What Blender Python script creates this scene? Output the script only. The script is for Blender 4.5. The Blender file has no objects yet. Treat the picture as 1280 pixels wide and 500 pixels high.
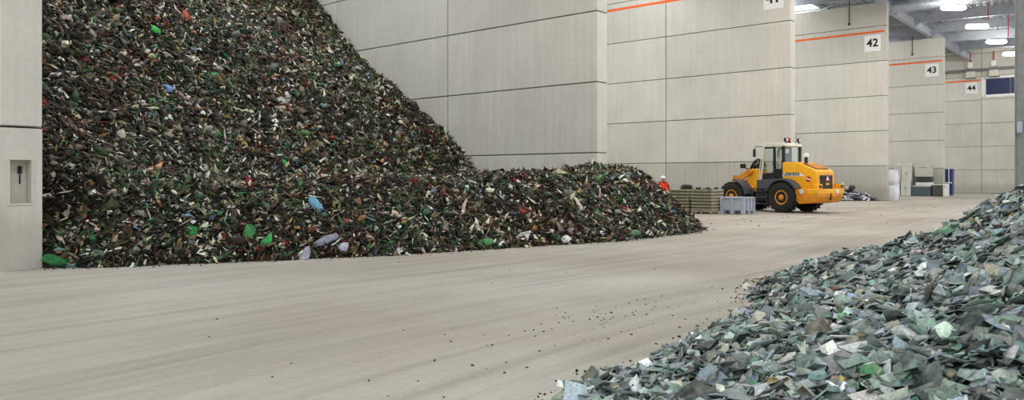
import bpy, bmesh, math, random
import numpy as np
from mathutils import Vector, Matrix

random.seed(7)
RNG = np.random.default_rng(11)
SC = bpy.context.scene
COL = SC.collection

# ------------------------------------------------------------------ camera
# world: X runs along the aisle, Y runs into the numbered bays, Z up
F_PX, HORIZON, TH, EYE = 965.44, 222.87, 0.705355, 1.6
cam = bpy.data.cameras.new('camera')
cam.sensor_width = 36.0
cam.lens = F_PX * 36.0 / 1280.0
cam.shift_y = -(250.0 - HORIZON) / 1280.0
cam.clip_start = 0.1
cam.clip_end = 500
camo = bpy.data.objects.new('camera', cam)
COL.objects.link(camo)
camo.location = (0, 0, EYE)
camo.rotation_euler = (math.pi / 2, 0, TH - math.pi / 2)
SC.camera = camo

# ------------------------------------------------------------------ world, exposure
SC.view_settings.view_transform = 'Standard'
SC.view_settings.look = 'None'
SC.view_settings.gamma = 1
SC.view_settings.exposure = 0.2
SC.view_settings.use_curve_mapping = False
W = bpy.data.worlds.new('overcast_sky')
SC.world = W
W.use_nodes = True
bg = W.node_tree.nodes['Background']
bg.inputs[0].default_value = (0.93, 0.97, 1.0, 1)
bg.inputs[1].default_value = 1.5
SKYLIGHT = 6.5      # radiance of the milky roof lights
LAMP = 60.0         # radiance of the lamp tubes
# the lamp row goes on overhead towards the viewer: those lamps, above the frame, as lights
for k in range(5):
    la = bpy.data.lights.new('aisle_lamp_light', 'AREA')
    la.shape = 'RECTANGLE'
    la.size, la.size_y = 1.8, .4
    la.energy = 420
    la.color = (1, .97, .92)
    lo = bpy.data.objects.new('aisle_lamp_light', la)
    COL.objects.link(lo)
    lo.location = (63.2 - 9.1 * (k + 1), 11.9, 13.9)


# ------------------------------------------------------------------ materials
def srgb(r, g, b):
    def c(u):
        u /= 255.0
        return u / 12.92 if u <= .04045 else ((u + .055) / 1.055) ** 2.4
    return (c(r), c(g), c(b), 1.0)


MATS = {}


def new_mat(name):
    m = bpy.data.materials.new(name)
    m.use_nodes = True
    MATS[name] = m
    nt = m.node_tree
    return m, nt, nt.nodes['Principled BSDF']


def node(nt, typ, **kw):
    n = nt.nodes.new(typ)
    for k, v in kw.items():
        setattr(n, k, v)
    return n


def link(nt, a, b):
    nt.links.new(a, b)


def noise_fac(nt, scale, detail=4, coord='pos', stretch=(1, 1, 1), rough=.55):
    if coord == 'pos':
        src = node(nt, 'ShaderNodeNewGeometry').outputs['Position']
    else:
        src = node(nt, 'ShaderNodeTexCoord').outputs['Object']
    mp = node(nt, 'ShaderNodeMapping')
    mp.inputs['Scale'].default_value = stretch
    link(nt, src, mp.inputs['Vector'])
    n = node(nt, 'ShaderNodeTexNoise')
    n.inputs['Scale'].default_value = scale
    n.inputs['Detail'].default_value = detail
    n.inputs['Roughness'].default_value = rough
    link(nt, mp.outputs[0], n.inputs['Vector'])
    return n.outputs['Fac']


def ramp(nt, fac, stops):
    r = node(nt, 'ShaderNodeValToRGB')
    el = r.color_ramp.elements
    el[0].position, el[0].color = stops[0]
    el[1].position, el[1].color = stops[-1]
    for p, c in stops[1:-1]:
        e = el.new(p)
        e.color = c
    link(nt, fac, r.inputs[0])
    return r.outputs['Color']


def mixc(nt, a, b, fac, mode='MIX'):
    m = node(nt, 'ShaderNodeMix', data_type='RGBA', blend_type=mode)
    if isinstance(fac, (int, float)):
        m.inputs['Factor'].default_value = fac
    else:
        link(nt, fac, m.inputs['Factor'])
    for s, v in (('A', a), ('B', b)):
        i = [q for q in m.inputs if q.name == s and q.type == 'RGBA'][0]
        if isinstance(v, tuple):
            i.default_value = v
        else:
            link(nt, v, i)
    return [q for q in m.outputs if q.type == 'RGBA'][0]


def bump(nt, fac, bsdf, strength=.3, dist=.02):
    b = node(nt, 'ShaderNodeBump')
    b.inputs['Strength'].default_value = strength
    b.inputs['Distance'].default_value = dist
    link(nt, fac, b.inputs['Height'])
    link(nt, b.outputs[0], bsdf.inputs['Normal'])


def plain(name, rgb, rough=.6, metal=0., vary=.12, scale=6., coord='obj', spec=.4):
    """painted / moulded surface with a little procedural wear"""
    m, nt, b = new_mat(name)
    c = srgb(*rgb)
    d = tuple(max(0, v * (1 - vary)) for v in c[:3]) + (1,)
    e = tuple(min(1, v * (1 + vary)) for v in c[:3]) + (1,)
    fac = noise_fac(nt, scale, 5, coord)
    link(nt, ramp(nt, fac, [(.3, d), (.7, e)]), b.inputs['Base Color'])
    b.inputs['Roughness'].default_value = rough
    b.inputs['Metallic'].default_value = metal
    b.inputs['Specular IOR Level'].default_value = spec
    return m


def concrete(name, rgb, streak=.10):
    m, nt, b = new_mat(name)
    base = srgb(*rgb)

    def g(f):
        return (f, f, f, 1)
    col = base
    blotch = ramp(nt, noise_fac(nt, .45, 5), [(.3, g(.93)), (.7, g(1.06))])
    col = mixc(nt, col, blotch, 1.0, 'MULTIPLY')
    st = ramp(nt, noise_fac(nt, 1.0, 4, stretch=(7, 7, .22)), [(.35, g(1 - streak)), (.68, g(1 + streak * .6))])
    col = mixc(nt, col, st, .75, 'MULTIPLY')
    fine = ramp(nt, noise_fac(nt, 9, 6), [(.35, g(.95)), (.7, g(1.03))])
    col = mixc(nt, col, fine, 1.0, 'MULTIPLY')
    oi = node(nt, 'ShaderNodeObjectInfo')
    pv = ramp(nt, oi.outputs['Random'], [(0, g(.90)), (.5, g(1.0)), (1, g(1.04))])
    col = mixc(nt, col, pv, 1.0, 'MULTIPLY')
    # splashed dirt along the foot, brownish
    sep = node(nt, 'ShaderNodeSeparateXYZ')
    link(nt, node(nt, 'ShaderNodeNewGeometry').outputs['Position'], sep.inputs[0])
    add = node(nt, 'ShaderNodeMath', operation='MULTIPLY_ADD')
    link(nt, noise_fac(nt, 1.4, 6, stretch=(1, 1, .5)), add.inputs[0])
    add.inputs[1].default_value = -1.3
    link(nt, sep.outputs['Z'], add.inputs[2])
    dirt = ramp(nt, add.outputs[0], [(0, (1, 1, 1, 1)), (.6, (0, 0, 0, 1))])
    mult = node(nt, 'ShaderNodeMath', operation='MULTIPLY')
    link(nt, dirt, mult.inputs[0])
    mult.inputs[1].default_value = .35
    col = mixc(nt, col, srgb(122, 116, 102), mult.outputs[0])
    link(nt, col, b.inputs['Base Color'])
    b.inputs['Roughness'].default_value = .85
    b.inputs['Specular IOR Level'].default_value = .25
    bump(nt, noise_fac(nt, 30, 5), b, .15, .01)
    return m


def floor_mat():
    m, nt, b = new_mat('dusty_concrete_floor')

    def g(f):
        return (f, f, f, 1)
    col = ramp(nt, noise_fac(nt, .22, 5), [(.3, srgb(154, 145, 131)), (.5, srgb(166, 158, 146)), (.72, srgb(182, 176, 168))])
    geo = node(nt, 'ShaderNodeNewGeometry')
    # swept tyre streaks: noise drawn out along the aisle and bent a little
    mp = node(nt, 'ShaderNodeMapping')
    mp.inputs['Rotation'].default_value = (0, 0, math.radians(-4))
    mp.inputs['Scale'].default_value = (.10, 1.6, 1)
    wv = node(nt, 'ShaderNodeTexNoise')
    wv.inputs['Scale'].default_value = .05
    vm = node(nt, 'ShaderNodeVectorMath', operation='MULTIPLY_ADD')
    link(nt, geo.outputs['Position'], wv.inputs['Vector'])
    link(nt, wv.outputs['Color'], vm.inputs[0])
    vm.inputs[1].default_value = (3, 3, 0)
    link(nt, geo.outputs['Position'], vm.inputs[2])
    link(nt, vm.outputs[0], mp.inputs['Vector'])
    n = node(nt, 'ShaderNodeTexNoise')
    n.inputs['Scale'].default_value = 1.2
    n.inputs['Detail'].default_value = 6
    n.inputs['Roughness'].default_value = .62
    link(nt, mp.outputs[0], n.inputs['Vector'])
    st = ramp(nt, n.outputs['Fac'], [(.34, g(.80)), (.48, g(1.0)), (.66, g(1.08))])
    col = mixc(nt, col, st, .8, 'MULTIPLY')
    mp2 = node(nt, 'ShaderNodeMapping')
    mp2.inputs['Rotation'].default_value = (0, 0, math.radians(7))
    mp2.inputs['Scale'].default_value = (.16, 4.5, 1)
    link(nt, vm.outputs[0], mp2.inputs['Vector'])
    n2 = node(nt, 'ShaderNodeTexNoise')
    n2.inputs['Scale'].default_value = 1.0
    n2.inputs['Detail'].default_value = 7
    n2.inputs['Roughness'].default_value = .65
    link(nt, mp2.outputs[0], n2.inputs['Vector'])
    st2 = ramp(nt, n2.outputs['Fac'], [(.36, g(.86)), (.5, g(1.0)), (.7, g(1.05))])
    col = mixc(nt, col, st2, .8, 'MULTIPLY')
    fine = ramp(nt, noise_fac(nt, 14, 8, rough=.7), [(.32, g(.90)), (.7, g(1.06))])
    col = mixc(nt, col, fine, 1.0, 'MULTIPLY')
    link(nt, col, b.inputs['Base Color'])
    b.inputs['Roughness'].default_value = .75
    b.inputs['Specular IOR Level'].default_value = .3
    bump(nt, noise_fac(nt, 22, 6), b, .2, .012)
    return m


def emit(name, rgb, s):
    m, nt, b = new_mat(name)
    b.inputs['Base Color'].default_value = (.8, .8, .8, 1)
    b.inputs['Emission Color'].default_value = rgb
    b.inputs['Emission Strength'].default_value = s
    return m


def glass_mat(name, tint=(.75, .85, .85)):
    m, nt, b = new_mat(name)
    out = nt.nodes['Material Output']
    tr = node(nt, 'ShaderNodeBsdfTransparent')
    tr.inputs[0].default_value = (*tint, 1)
    gl = node(nt, 'ShaderNodeBsdfGlossy')
    gl.inputs['Roughness'].default_value = .05
    mx = node(nt, 'ShaderNodeMixShader')
    mx.inputs[0].default_value = .07
    link(nt, tr.outputs[0], mx.inputs[1])
    link(nt, gl.outputs[0], mx.inputs[2])
    link(nt, mx.outputs[0], out.inputs[0])
    return m


def scrap_mat(name, rough=.5, spec=.5, dirt=(70, 62, 50), dirt_amt=.45, grain=18):
    """colour comes from the per-fragment attribute, dust and mottling from noise"""
    m, nt, b = new_mat(name)
    at = node(nt, 'ShaderNodeAttribute', attribute_name='tint')
    fac = noise_fac(nt, grain, 5, rough=.65)
    g0 = ramp(nt, fac, [(.3, (.55, .55, .55, 1)), (.7, (1.25, 1.25, 1.25, 1))])
    c = mixc(nt, at.outputs['Color'], g0, 1.0, 'MULTIPLY')
    dm = ramp(nt, noise_fac(nt, grain * .4, 5), [(.45, (0, 0, 0, 1)), (.75, (dirt_amt, dirt_amt, dirt_amt, 1))])
    c = mixc(nt, c, srgb(*dirt), dm)
    link(nt, c, b.inputs['Base Color'])
    b.inputs['Roughness'].default_value = rough
    b.inputs['Specular IOR Level'].default_value = spec
    return m


M_WALL = concrete('pale_cast_concrete', (210, 206, 196), .07)
M_WALLD = concrete('stained_cast_concrete', (198, 194, 183), .12)
M_JOINT = plain('dark_joint_mortar', (112, 105, 94), .95, coord='pos')
M_FLOOR = floor_mat()
M_ORANGE = plain('orange_wall_paint', (232, 104, 40), .7, vary=.08, coord='pos')
M_WHITE = plain('white_sign_board', (236, 236, 232), .5, vary=.03)
M_BLACK = plain('black_print', (18, 18, 20), .5)
M_STEEL = plain('grey_painted_steel', (166, 171, 180), .55, .1, vary=.12, scale=2, coord='pos')
M_DECK = plain('grey_roof_deck', (186, 190, 196), .6, .05, vary=.08, scale=1, coord='pos')
M_SKYL = emit('milky_roof_light', (.95, .98, 1, 1), SKYLIGHT)
M_TUBE = emit('lit_lamp_tube', (1, .98, .93, 1), LAMP)
M_NAVY = plain('navy_glazing', (38, 46, 84), .35, vary=.1)
M_RED = plain('red_paint', (190, 40, 30), .5)
M_GREYBOX = plain('grey_plastic', (172, 180, 194), .5, vary=.08)


# ------------------------------------------------------------------ mesh helpers
def bm_box(bm, x0, x1, y0, y1, z0, z1, bev=0.0):
    r = bmesh.ops.create_cube(bm, size=1.0)
    v = r['verts']
    bmesh.ops.scale(bm, vec=(x1 - x0, y1 - y0, z1 - z0), verts=v)
    bmesh.ops.translate(bm, vec=((x0 + x1) / 2, (y0 + y1) / 2, (z0 + z1) / 2), verts=v)
    if bev > 0:
        e = list({q for w in v for q in w.link_edges})
        bmesh.ops.bevel(bm, geom=e, offset=bev, segments=1, affect='EDGES', profile=.5)
    return v


def bm_cyl(bm, p0, p1, r0, r1=None, n=14):
    p0, p1 = Vector(p0), Vector(p1)
    r1 = r0 if r1 is None else r1
    d = p1 - p0
    ret = bmesh.ops.create_cone(bm, cap_ends=True, segments=n, radius1=r0, radius2=r1, depth=d.length)
    q = Vector((0, 0, 1)).rotation_difference(d.normalized())
    bmesh.ops.transform(bm, matrix=Matrix.Translation((p0 + p1) / 2) @ q.to_matrix().to_4x4(), verts=ret['verts'])
    return ret['verts']


def bm_tube(bm, pts, r, n=8):
    pts = [Vector(p) for p in pts]
    rings = []
    for i, p in enumerate(pts):
        d = (pts[min(i + 1, len(pts) - 1)] - pts[max(i - 1, 0)]).normalized()
        u = d.cross(Vector((0, 0, 1)))
        if u.length < .05:
            u = d.cross(Vector((1, 0, 0)))
        u.normalize()
        w = d.cross(u)
        rr = r[i] if isinstance(r, (list, tuple)) else r
        rings.append([bm.verts.new(p + (u * math.cos(t) + w * math.sin(t)) * rr)
                      for t in [2 * math.pi * k / n for k in range(n)]])
    for a, b in zip(rings, rings[1:]):
        for k in range(n):
            bm.faces.new((a[k], a[(k + 1) % n], b[(k + 1) % n], b[k]))
    bm.faces.new(rings[0][::-1])
    bm.faces.new(rings[-1])


def bm_prism(bm, prof, a0, a1, axis='y', bev=0.0):
    """closed profile [(u, v)] swept from a0 to a1; axis y: (x, z) profile, axis x: (y, z) profile, axis z: (x, y)"""
    def P(u, v, a):
        return {'y': (u, a, v), 'x': (a, u, v), 'z': (u, v, a)}[axis]
    A = [bm.verts.new(P(u, v, a0)) for u, v in prof]
    B = [bm.verts.new(P(u, v, a1)) for u, v in prof]
    n = len(prof)
    fs = [bm.faces.new(A), bm.faces.new(B[::-1])]
    for i in range(n):
        fs.append(bm.faces.new((A[i], B[i], B[(i + 1) % n], A[(i + 1) % n])))
    bmesh.ops.recalc_face_normals(bm, faces=fs)
    if bev > 0:
        e = list({q for f in fs for q in f.edges})
        bmesh.ops.bevel(bm, geom=e, offset=bev, segments=2, affect='EDGES', profile=.6)


def bm_lathe(bm, prof, n=32, axis='z', c=(0, 0, 0)):
    """profile [(r, h)] turned about an axis"""
    rings = []
    for r, hgt in prof:
        ring = []
        for k in range(n):
            t = 2 * math.pi * k / n
            a, b = r * math.cos(t), r * math.sin(t)
            p = {'z': (a, b, hgt), 'y': (a, hgt, b), 'x': (hgt, a, b)}[axis]
            ring.append(bm.verts.new((p[0] + c[0], p[1] + c[1], p[2] + c[2])))
        rings.append(ring)
    fs = []
    for a, b in zip(rings, rings[1:]):
        for k in range(n):
            fs.append(bm.faces.new((a[k], a[(k + 1) % n], b[(k + 1) % n], b[k])))
    fs.append(bm.faces.new(rings[0][::-1]))
    fs.append(bm.faces.new(rings[-1]))
    bmesh.ops.recalc_face_normals(bm, faces=fs)


def mesh_of(bm, name, mat=None, smooth=False):
    me = bpy.data.meshes.new(name)
    bmesh.ops.remove_doubles(bm, verts=bm.verts, dist=1e-6)
    bm.normal_update()
    bm.to_mesh(me)
    bm.free()
    if mat is not None:
        me.materials.append(mat)
    if smooth:
        for p in me.polygons:
            p.use_smooth = True
        try:
            me.set_sharp_from_angle(angle=math.radians(40))
        except Exception:
            pass
    return me


def put(name, me, parent=None, loc=(0, 0, 0), rot=(0, 0, 0)):
    o = bpy.data.objects.new(name, me)
    COL.objects.link(o)
    o.parent = parent
    o.location = loc
    o.rotation_euler = rot
    return o


def part(name, mat, parent, build, smooth=False, loc=(0, 0, 0), rot=(0, 0, 0), label=None):
    bm = bmesh.new()
    build(bm)
    o = put(name, mesh_of(bm, name, mat, smooth), parent, loc, rot)
    if label:
        o['label'] = label
    return o


def tag(o, label, cat, group=None, kind=None):
    o['label'] = label
    if cat:
        o['category'] = cat
    if group:
        o['group'] = group
    if kind:
        o['kind'] = kind
    return o


def thing(name, label, cat, loc=(0, 0, 0), rz=0, group=None):
    o = bpy.data.objects.new(name, None)
    COL.objects.link(o)
    o.location = loc
    o.rotation_euler = (0, 0, rz)
    return tag(o, label, cat, group)


def structure(name, me, label):
    o = put(name, me)
    o['kind'] = 'structure'
    o['label'] = label
    return o


def text_mesh(body, size, mat, thick=.004, bold=.02):
    cu = bpy.data.curves.new('lettering', 'FONT')
    cu.body = body
    cu.size = size
    cu.align_x = 'CENTER'
    cu.align_y = 'CENTER'
    cu.extrude = thick
    cu.offset = bold * size
    cu.resolution_u = 4
    o = bpy.data.objects.new('lettering', cu)
    COL.objects.link(o)
    dg = bpy.context.evaluated_depsgraph_get()
    dg.update()
    me = bpy.data.meshes.new_from_object(o.evaluated_get(dg))
    bpy.data.objects.remove(o)
    bpy.data.curves.remove(cu)
    me.materials.clear()
    me.materials.append(mat)
    return me


# ------------------------------------------------------------------ setting: hall
BAY0, BAY, THICK, CAP = 5.0633, 18.208, 0.654, 15.31     # far face of first wall, bay pitch, wall thickness, wall ends
PW, PH, TOP, DEEP = 7.45, 2.5, 14.2, 45.11
GAP = .02
_panel_cache = {}


def panel_mesh(lx, ly, lz, mat=None):
    mat = mat or M_WALL
    k = (round(lx, 3), round(ly, 3), round(lz, 3), mat.name)
    if k not in _panel_cache:
        bm = bmesh.new()
        bm_box(bm, GAP * 0, lx, GAP, ly - GAP, GAP, lz - GAP, .014)
        _panel_cache[k] = mesh_of(bm, 'concrete_panel', mat)
    return _panel_cache[k]


def rows(top):
    z, out = 0, []
    while z < top - .01:
        out.append((z, min(z + PH, top)))
        z += PH
    return out


# floor
bm = bmesh.new()
N = 40
bm_box(bm, -25, 97, -26, 46, -.3, 0)
structure('floor', mesh_of(bm, 'floor', M_FLOOR), 'dusty grey concrete floor with swept tyre streaks')

walls = {}


def partition(name, x0, y0, y1, top, label, niche=False, thick=THICK, first=None):
    """concrete wall of stacked cast panels with open joints; x0 is its near face"""
    bm = bmesh.new()
    if niche:
        bm_box(bm, x0 + .045, x0 + thick - .045, y0 + .4, y1 - .03, 0, top - .06)
    else:
        bm_box(bm, x0 + .045, x0 + thick - .045, y0 + .045, y1 - .03, 0, top - .06)
    w = structure(name, mesh_of(bm, name, M_JOINT), label)
    walls[name] = w
    edges = [y0]
    yy = first if first is not None else y0
    if yy > y0:
        edges.append(yy)
    while edges[-1] + PW < y1 - .3:
        edges.append(edges[-1] + PW)
    edges.append(y1)
    for (za, zb) in rows(top):
        for ya, yb in zip(edges, edges[1:]):
            if niche and ya == y0 and za == 0:
                continue
            put('concrete_panel', panel_mesh(thick, yb - ya, zb - za, M_WALLD if za == 0 and 'partition' in name else M_WALL), w, (x0, ya, za))
    return w


W39 = partition('wall_near', BAY0 - THICK, CAP, DEEP, TOP, 'pale concrete wall end with a small recessed niche at far left', niche=True)
# lowest panel of that wall, with the niche cut into its end
NX0, NX1, NZ0, NZ1, ND = 4.555, 4.885, 1.16, 1.92, .26
bm = bmesh.new()
x0, x1, ya, yb = BAY0 - THICK, BAY0, CAP + GAP, CAP + PW - GAP


def quad(*ps):
    bm.faces.new([bm.verts.new(p) for p in ps])


z0, z1 = 0, PH - GAP
fx, fz = [x0, NX0, NX1, x1], [z0, NZ0, NZ1, z1]
for i in range(3):
    for j in range(3):
        if i == 1 and j == 1:
            continue
        quad((fx[i], ya, fz[j]), (fx[i + 1], ya, fz[j]), (fx[i + 1], ya, fz[j + 1]), (fx[i], ya, fz[j + 1]))
yd = ya + ND
quad((NX0, yd, NZ0), (NX1, yd, NZ0), (NX1, yd, NZ1), (NX0, yd, NZ1))
quad((NX0, ya, NZ0), (NX1, ya, NZ0), (NX1, yd, NZ0), (NX0, yd, NZ0))
quad((NX0, ya, NZ1), (NX0, yd, NZ1), (NX1, yd, NZ1), (NX1, ya, NZ1))
quad((NX0, ya, NZ0), (NX0, yd, NZ0), (NX0, yd, NZ1), (NX0, ya, NZ1))
quad((NX1, ya, NZ0), (NX1, ya, NZ1), (NX1, yd, NZ1), (NX1, yd, NZ0))
quad((x0, ya, z0), (x0, ya, z1), (x0, yb, z1), (x0, yb, z0))
quad((x1, ya, z0), (x1, yb, z0), (x1, yb, z1), (x1, ya, z1))
quad((x0, ya, z1), (x1, ya, z1), (x1, yb, z1), (x0, yb, z1))
quad((x0, yb, z0), (x0, yb, z1), (x1, yb, z1), (x1, yb, z0))
bmesh.ops.remove_doubles(bm, verts=bm.verts, dist=1e-5)
bmesh.ops.recalc_face_normals(bm, faces=bm.faces)
put('concrete_panel', mesh_of(bm, 'niche_panel', M_WALL), W39)
# raised rim round the niche
part('niche_rim', M_WALL, W39, lambda b: [
    bm_box(b, NX0 - .03, NX0, CAP - .004, CAP + .03, NZ0 - .03, NZ1 + .03, .003),
    bm_box(b, NX1, NX1 + .03, CAP - .004, CAP + .03, NZ0 - .03, NZ1 + .03, .003),
    bm_box(b, NX0 - .03, NX1 + .03, CAP - .005, CAP + .03, NZ0 - .03, NZ0, .003),
    bm_box(b, NX0 - .03, NX1 + .03, CAP - .005, CAP + .03, NZ1, NZ1 + .03, .003)])
sw = thing('wall_socket', 'small dark socket box mounted high inside the wall niche', 'socket', (4.78, yd, 1.75))
part('socket_body', M_BLACK, sw, lambda b: bm_box(b, -.03, .03, -.05, -.001, -.07, .07, .008))
part('cable', M_BLACK, sw, lambda b: bm_cyl(b, (0, -.03, -.25), (0, -.03, -.088), .012))

names = {1: ('wall_middle', 'wide pale concrete partition wall rising behind the tall scrap heap'),
         2: ('wall_partition_two', 'pale concrete partition wall numbered 41 behind the wheel loader'),
         3: ('wall_partition_three', 'pale concrete partition wall numbered 42 with orange stripe'),
         4: ('wall_partition_four', 'pale concrete partition wall numbered 43 behind stacked cabinets')}
for i, (nm, lb) in names.items():
    partition(nm, BAY0 + i * BAY - THICK, CAP, DEEP, TOP, lb)
BACK = BAY0 + 5 * BAY - THICK
partition('wall_back', BACK, CAP - 5 * PW, DEEP, 16.6, 'far concrete end wall numbered 44 with a dark blue window')
OPP = BAY0 + BAY - THICK
partition('wall_right', OPP, -22.0, 2.62, TOP, 'grey concrete wall edge at the right border of the view')
bm = bmesh.new()
bm_box(bm, -6, 97, DEEP, DEEP + .3, 0, 17)
structure('wall_left', mesh_of(bm, 'wall_left', M_WALL), 'concrete rear wall closing the storage bays')


# steel column at the end of the right-hand wall
def col_h(b):
    bm_box(b, -.15, .15, -.14, -.122, 0, 14.3)
    bm_box(b, -.15, .15, .122, .14, 0, 14.3)
    bm_box(b, -.012, .012, -.1225, .1225, 0, 14.3)


cl = thing('steel_column', 'grey steel column standing at the right border beside the green heap', 'column', (OPP + .2, 2.79, 0))
part('shaft', plain('weathered_column_steel', (158, 157, 152), .6, .05, coord='pos'), cl, col_h)
part('junction_box', M_GREYBOX, cl, lambda b: bm_box(b, -.2, -.152, -.03, .09, 2.72, 3.0, .01))


# stripes, signs and drop cables on the numbered walls
WHERE = {41: 'the wall behind the loader', 42: 'the wall beside the white bags', 43: 'the wall behind the stacked cabinets', 44: 'the far end wall'}


def wall_marks(num, face):
    s = part('orange_stripe', M_ORANGE, None, lambda b: bm_box(b, face - .008, face - .001, CAP + .14, DEEP - .4, 12.02, 12.17))
    tag(s, f'thin orange stripe painted across {WHERE[num]}', 'stripe', 'orange stripes on the walls')
    t = thing('number_sign', f'square white sign with black numerals {num} on {WHERE[num]}', 'sign', (face - .001, 16.25, 11.3), 0, 'bay number signs')
    part('board', M_WHITE, t, lambda b: bm_box(b, -.02, .0, -.55, .55, -.58, .58, .004))
    put('numerals', text_mesh(str(num), .78, M_BLACK, .004, .028), t, (-.024, 0, 0), (math.pi / 2, 0, -math.pi / 2))
    if num < 44:
        c = thing('drop_cable', f'black cable with plug hanging down the top of {WHERE[num]}', 'cable', (face - .03, 17.85, 12.85))
        part('cord', M_BLACK, c, lambda b: bm_cyl(b, (0, 0, .08), (0, 0, 1.7), .028, n=8))
        part('plug', M_BLACK, c, lambda b: bm_box(b, -.06, .02, -.07, .07, -.06, .09, .01))


for i in (2, 3, 4):
    wall_marks(39 + i, BAY0 + i * BAY - THICK)
wall_marks(44, BACK)

# blue window in the end wall
bm = bmesh.new()
for (a, b_, c, d) in ((15.0, 15.18, 10.3, 12.35), (5.9, 6.08, 10.3, 12.35)):
    bm_box(bm, BACK - .08, BACK, a - .05, b_ + .12, c, d)
bm_box(bm, BACK - .08, BACK, 6.0, 15.1, 12.18, 12.4)
bm_box(bm, BACK - .08, BACK, 6.0, 15.1, 10.2, 10.5)
wf = structure('window_1', mesh_of(bm, 'window_1', M_WHITE), 'wide dark blue window band high in the end wall')
for k in range(4):
    ya = 6.1 + k * 2.2
    part('pane', M_NAVY, wf, lambda b: bm_box(b, BACK - .06, BACK - .02, ya + .02, ya + 2.18, 10.5, 12.18))

# service duct and boxes on the end wall
M_DUCT = plain('dark_grey_duct', (112, 112, 112), .6, coord='pos')
M_CREAM = plain('cream_enamel', (206, 202, 186), .5)
dt = thing('cable_duct', 'dark grey cable duct running along the top of the end wall', 'duct', (BACK, 0, 13.2))
part('tray', M_DUCT, dt, lambda b: bm_box(b, -.3, -.1, -21, 40, -.14, .14, .01))
part('bracket', M_DUCT, dt, lambda b: bm_box(b, -.2, -.004, 16.6, 16.7, -.4, .3))
part('bracket', M_DUCT, dt, lambda b: bm_box(b, -.2, -.004, 13.9, 14.0, -.4, .3))
for k, (y, lab) in enumerate(((16.3, 'above the 44 sign'), (14.15, 'above the blue window'))):
    bx = thing('fan_heater', f'cream box hanging under the grey duct {lab}', 'heater', (BACK - .32, y, 12.78))
    part('casing', M_CREAM, bx, lambda b: bm_box(b, -.25, .31, -.5, .4, -.38, .26, .02))
    part('lower_lip', M_DUCT, bx, lambda b: bm_box(b, -.28, .25, -.52, .42, -.46, -.382))
    dv = thing('valve_box', f'small white valve box on red riser pipe {lab}', 'valve box', (BACK - .35, y, 13.75))
    part('body', M_WHITE, dv, lambda b: bm_box(b, -.14, .14, -.24, .24, -.3, .3, .02))
    part('riser_pipe', M_RED, dv, lambda b: bm_cyl(b, (0, 0, .3), (0, 0, 1.3), .055, n=10))

# ------------------------------------------------------------------ roof
ROOF0, SLOPE = 15.25, .03


def roof_z(y):
    return ROOF0 + SLOPE * (y - 16)


# trapezoidal deck, ribs along the aisle, with three roof-light strips left open
XMIN = -6.0        # roof cut short behind the viewer to let more sky light in
STRIPS = [(22.4, 25.6), (34.0, 37.0), (-3.4, -.4)]
prof = []
y = -26.0
while y < 46:
    for dy, dz in ((0, 0), (.18, 0), (.24, .09), (.42, .09)):
        prof.append((y + dy, roof_z(y + dy) + dz + .3))
    y += .48
vs, fs = [], []
for (yy, zz) in prof:
    vs += [(XMIN, yy, zz), (BACK - .01, yy, zz)]
for k in range(len(prof) - 1):
    mid = (prof[k][0] + prof[k + 1][0]) / 2
    if any(a < mid < b_ for a, b_ in STRIPS):
        continue
    fs.append((2 * k, 2 * k + 1, 2 * k + 3, 2 * k + 2))
me = bpy.data.meshes.new('ceiling')
me.from_pydata(vs, [], fs)
me.materials.append(M_DECK)
ceil = structure('ceiling', me, 'grey corrugated roof deck on steel beams')
for k, (a, b_) in enumerate(STRIPS):
    bm = bmesh.new()
    za, zb = roof_z(a) + .34, roof_z(b_) + .34
    bm_prism(bm, [(a - .1, za), (b_ + .1, zb), (b_ + .1, zb + .03), (a - .1, za + .03)], XMIN, BACK - .02, 'x')
    o = put('roof_light_panel', mesh_of(bm, 'roof_light_panel', M_SKYL), ceil)
    o['label'] = 'bright milky roof-light strip'


def i_beam(b, p0, p1, depth, width, tf=.03, tw=.02):
    """I section from p0 to p1 (top flange line)"""
    p0, p1 = Vector(p0), Vector(p1)
    d = (p1 - p0)
    s = Vector((-d.y, d.x, 0)).normalized()
    up = Vector((0, 0, 1))

    def slab(wd, z0, z1):
        v = [b.verts.new(p + s * sx * wd + up * z) for p in (p0, p1) for sx in (-1, 1) for z in (z0, z1)]
        for q in ((0, 1, 3, 2), (4, 6, 7, 5), (0, 4, 5, 1), (2, 3, 7, 6), (0, 2, 6, 4), (1, 5, 7, 3)):
            b.faces.new([v[t] for t in q])
    slab(width / 2, -tf, 0)
    slab(width / 2, -depth, -depth + tf)
    slab(tw / 2, -depth + tf, -tf)
    bmesh.ops.recalc_face_normals(b, faces=b.faces)


def beam(name, p0, p1, depth, width, label, **k):
    bm = bmesh.new()
    i_beam(bm, p0, p1, depth, width, **k)
    return structure(name, mesh_of(bm, name, M_STEEL), label)


GY = 16.35
gd = beam('trim_girder', (5, GY, 15.05), (BACK, GY, 15.05), .8, .32, 'long steel roof girder running above the ends of the partition walls')
NB = 0
xb = BAY0 - THICK / 2
while xb < BACK - 2:
    beam('trim_rafter', (xb, -25, roof_z(-25) + .28), (xb, DEEP, roof_z(DEEP) + .28), .85, .26,
         'deep grey steel rafter spanning the roof above the aisle')
    # haunch bracket at the girder
    part('bracket', M_STEEL, gd, lambda b: bm_prism(b, [(GY - .9, 14.98), (GY, 14.98), (GY, 14.3)], xb - .02, xb + .02, 'x'))
    part('stiffener', M_STEEL, gd, lambda b: bm_box(b, xb - .12, xb + .12, GY - .15, GY + .15, 14.29, 15.0))
    xb += BAY / 3
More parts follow.
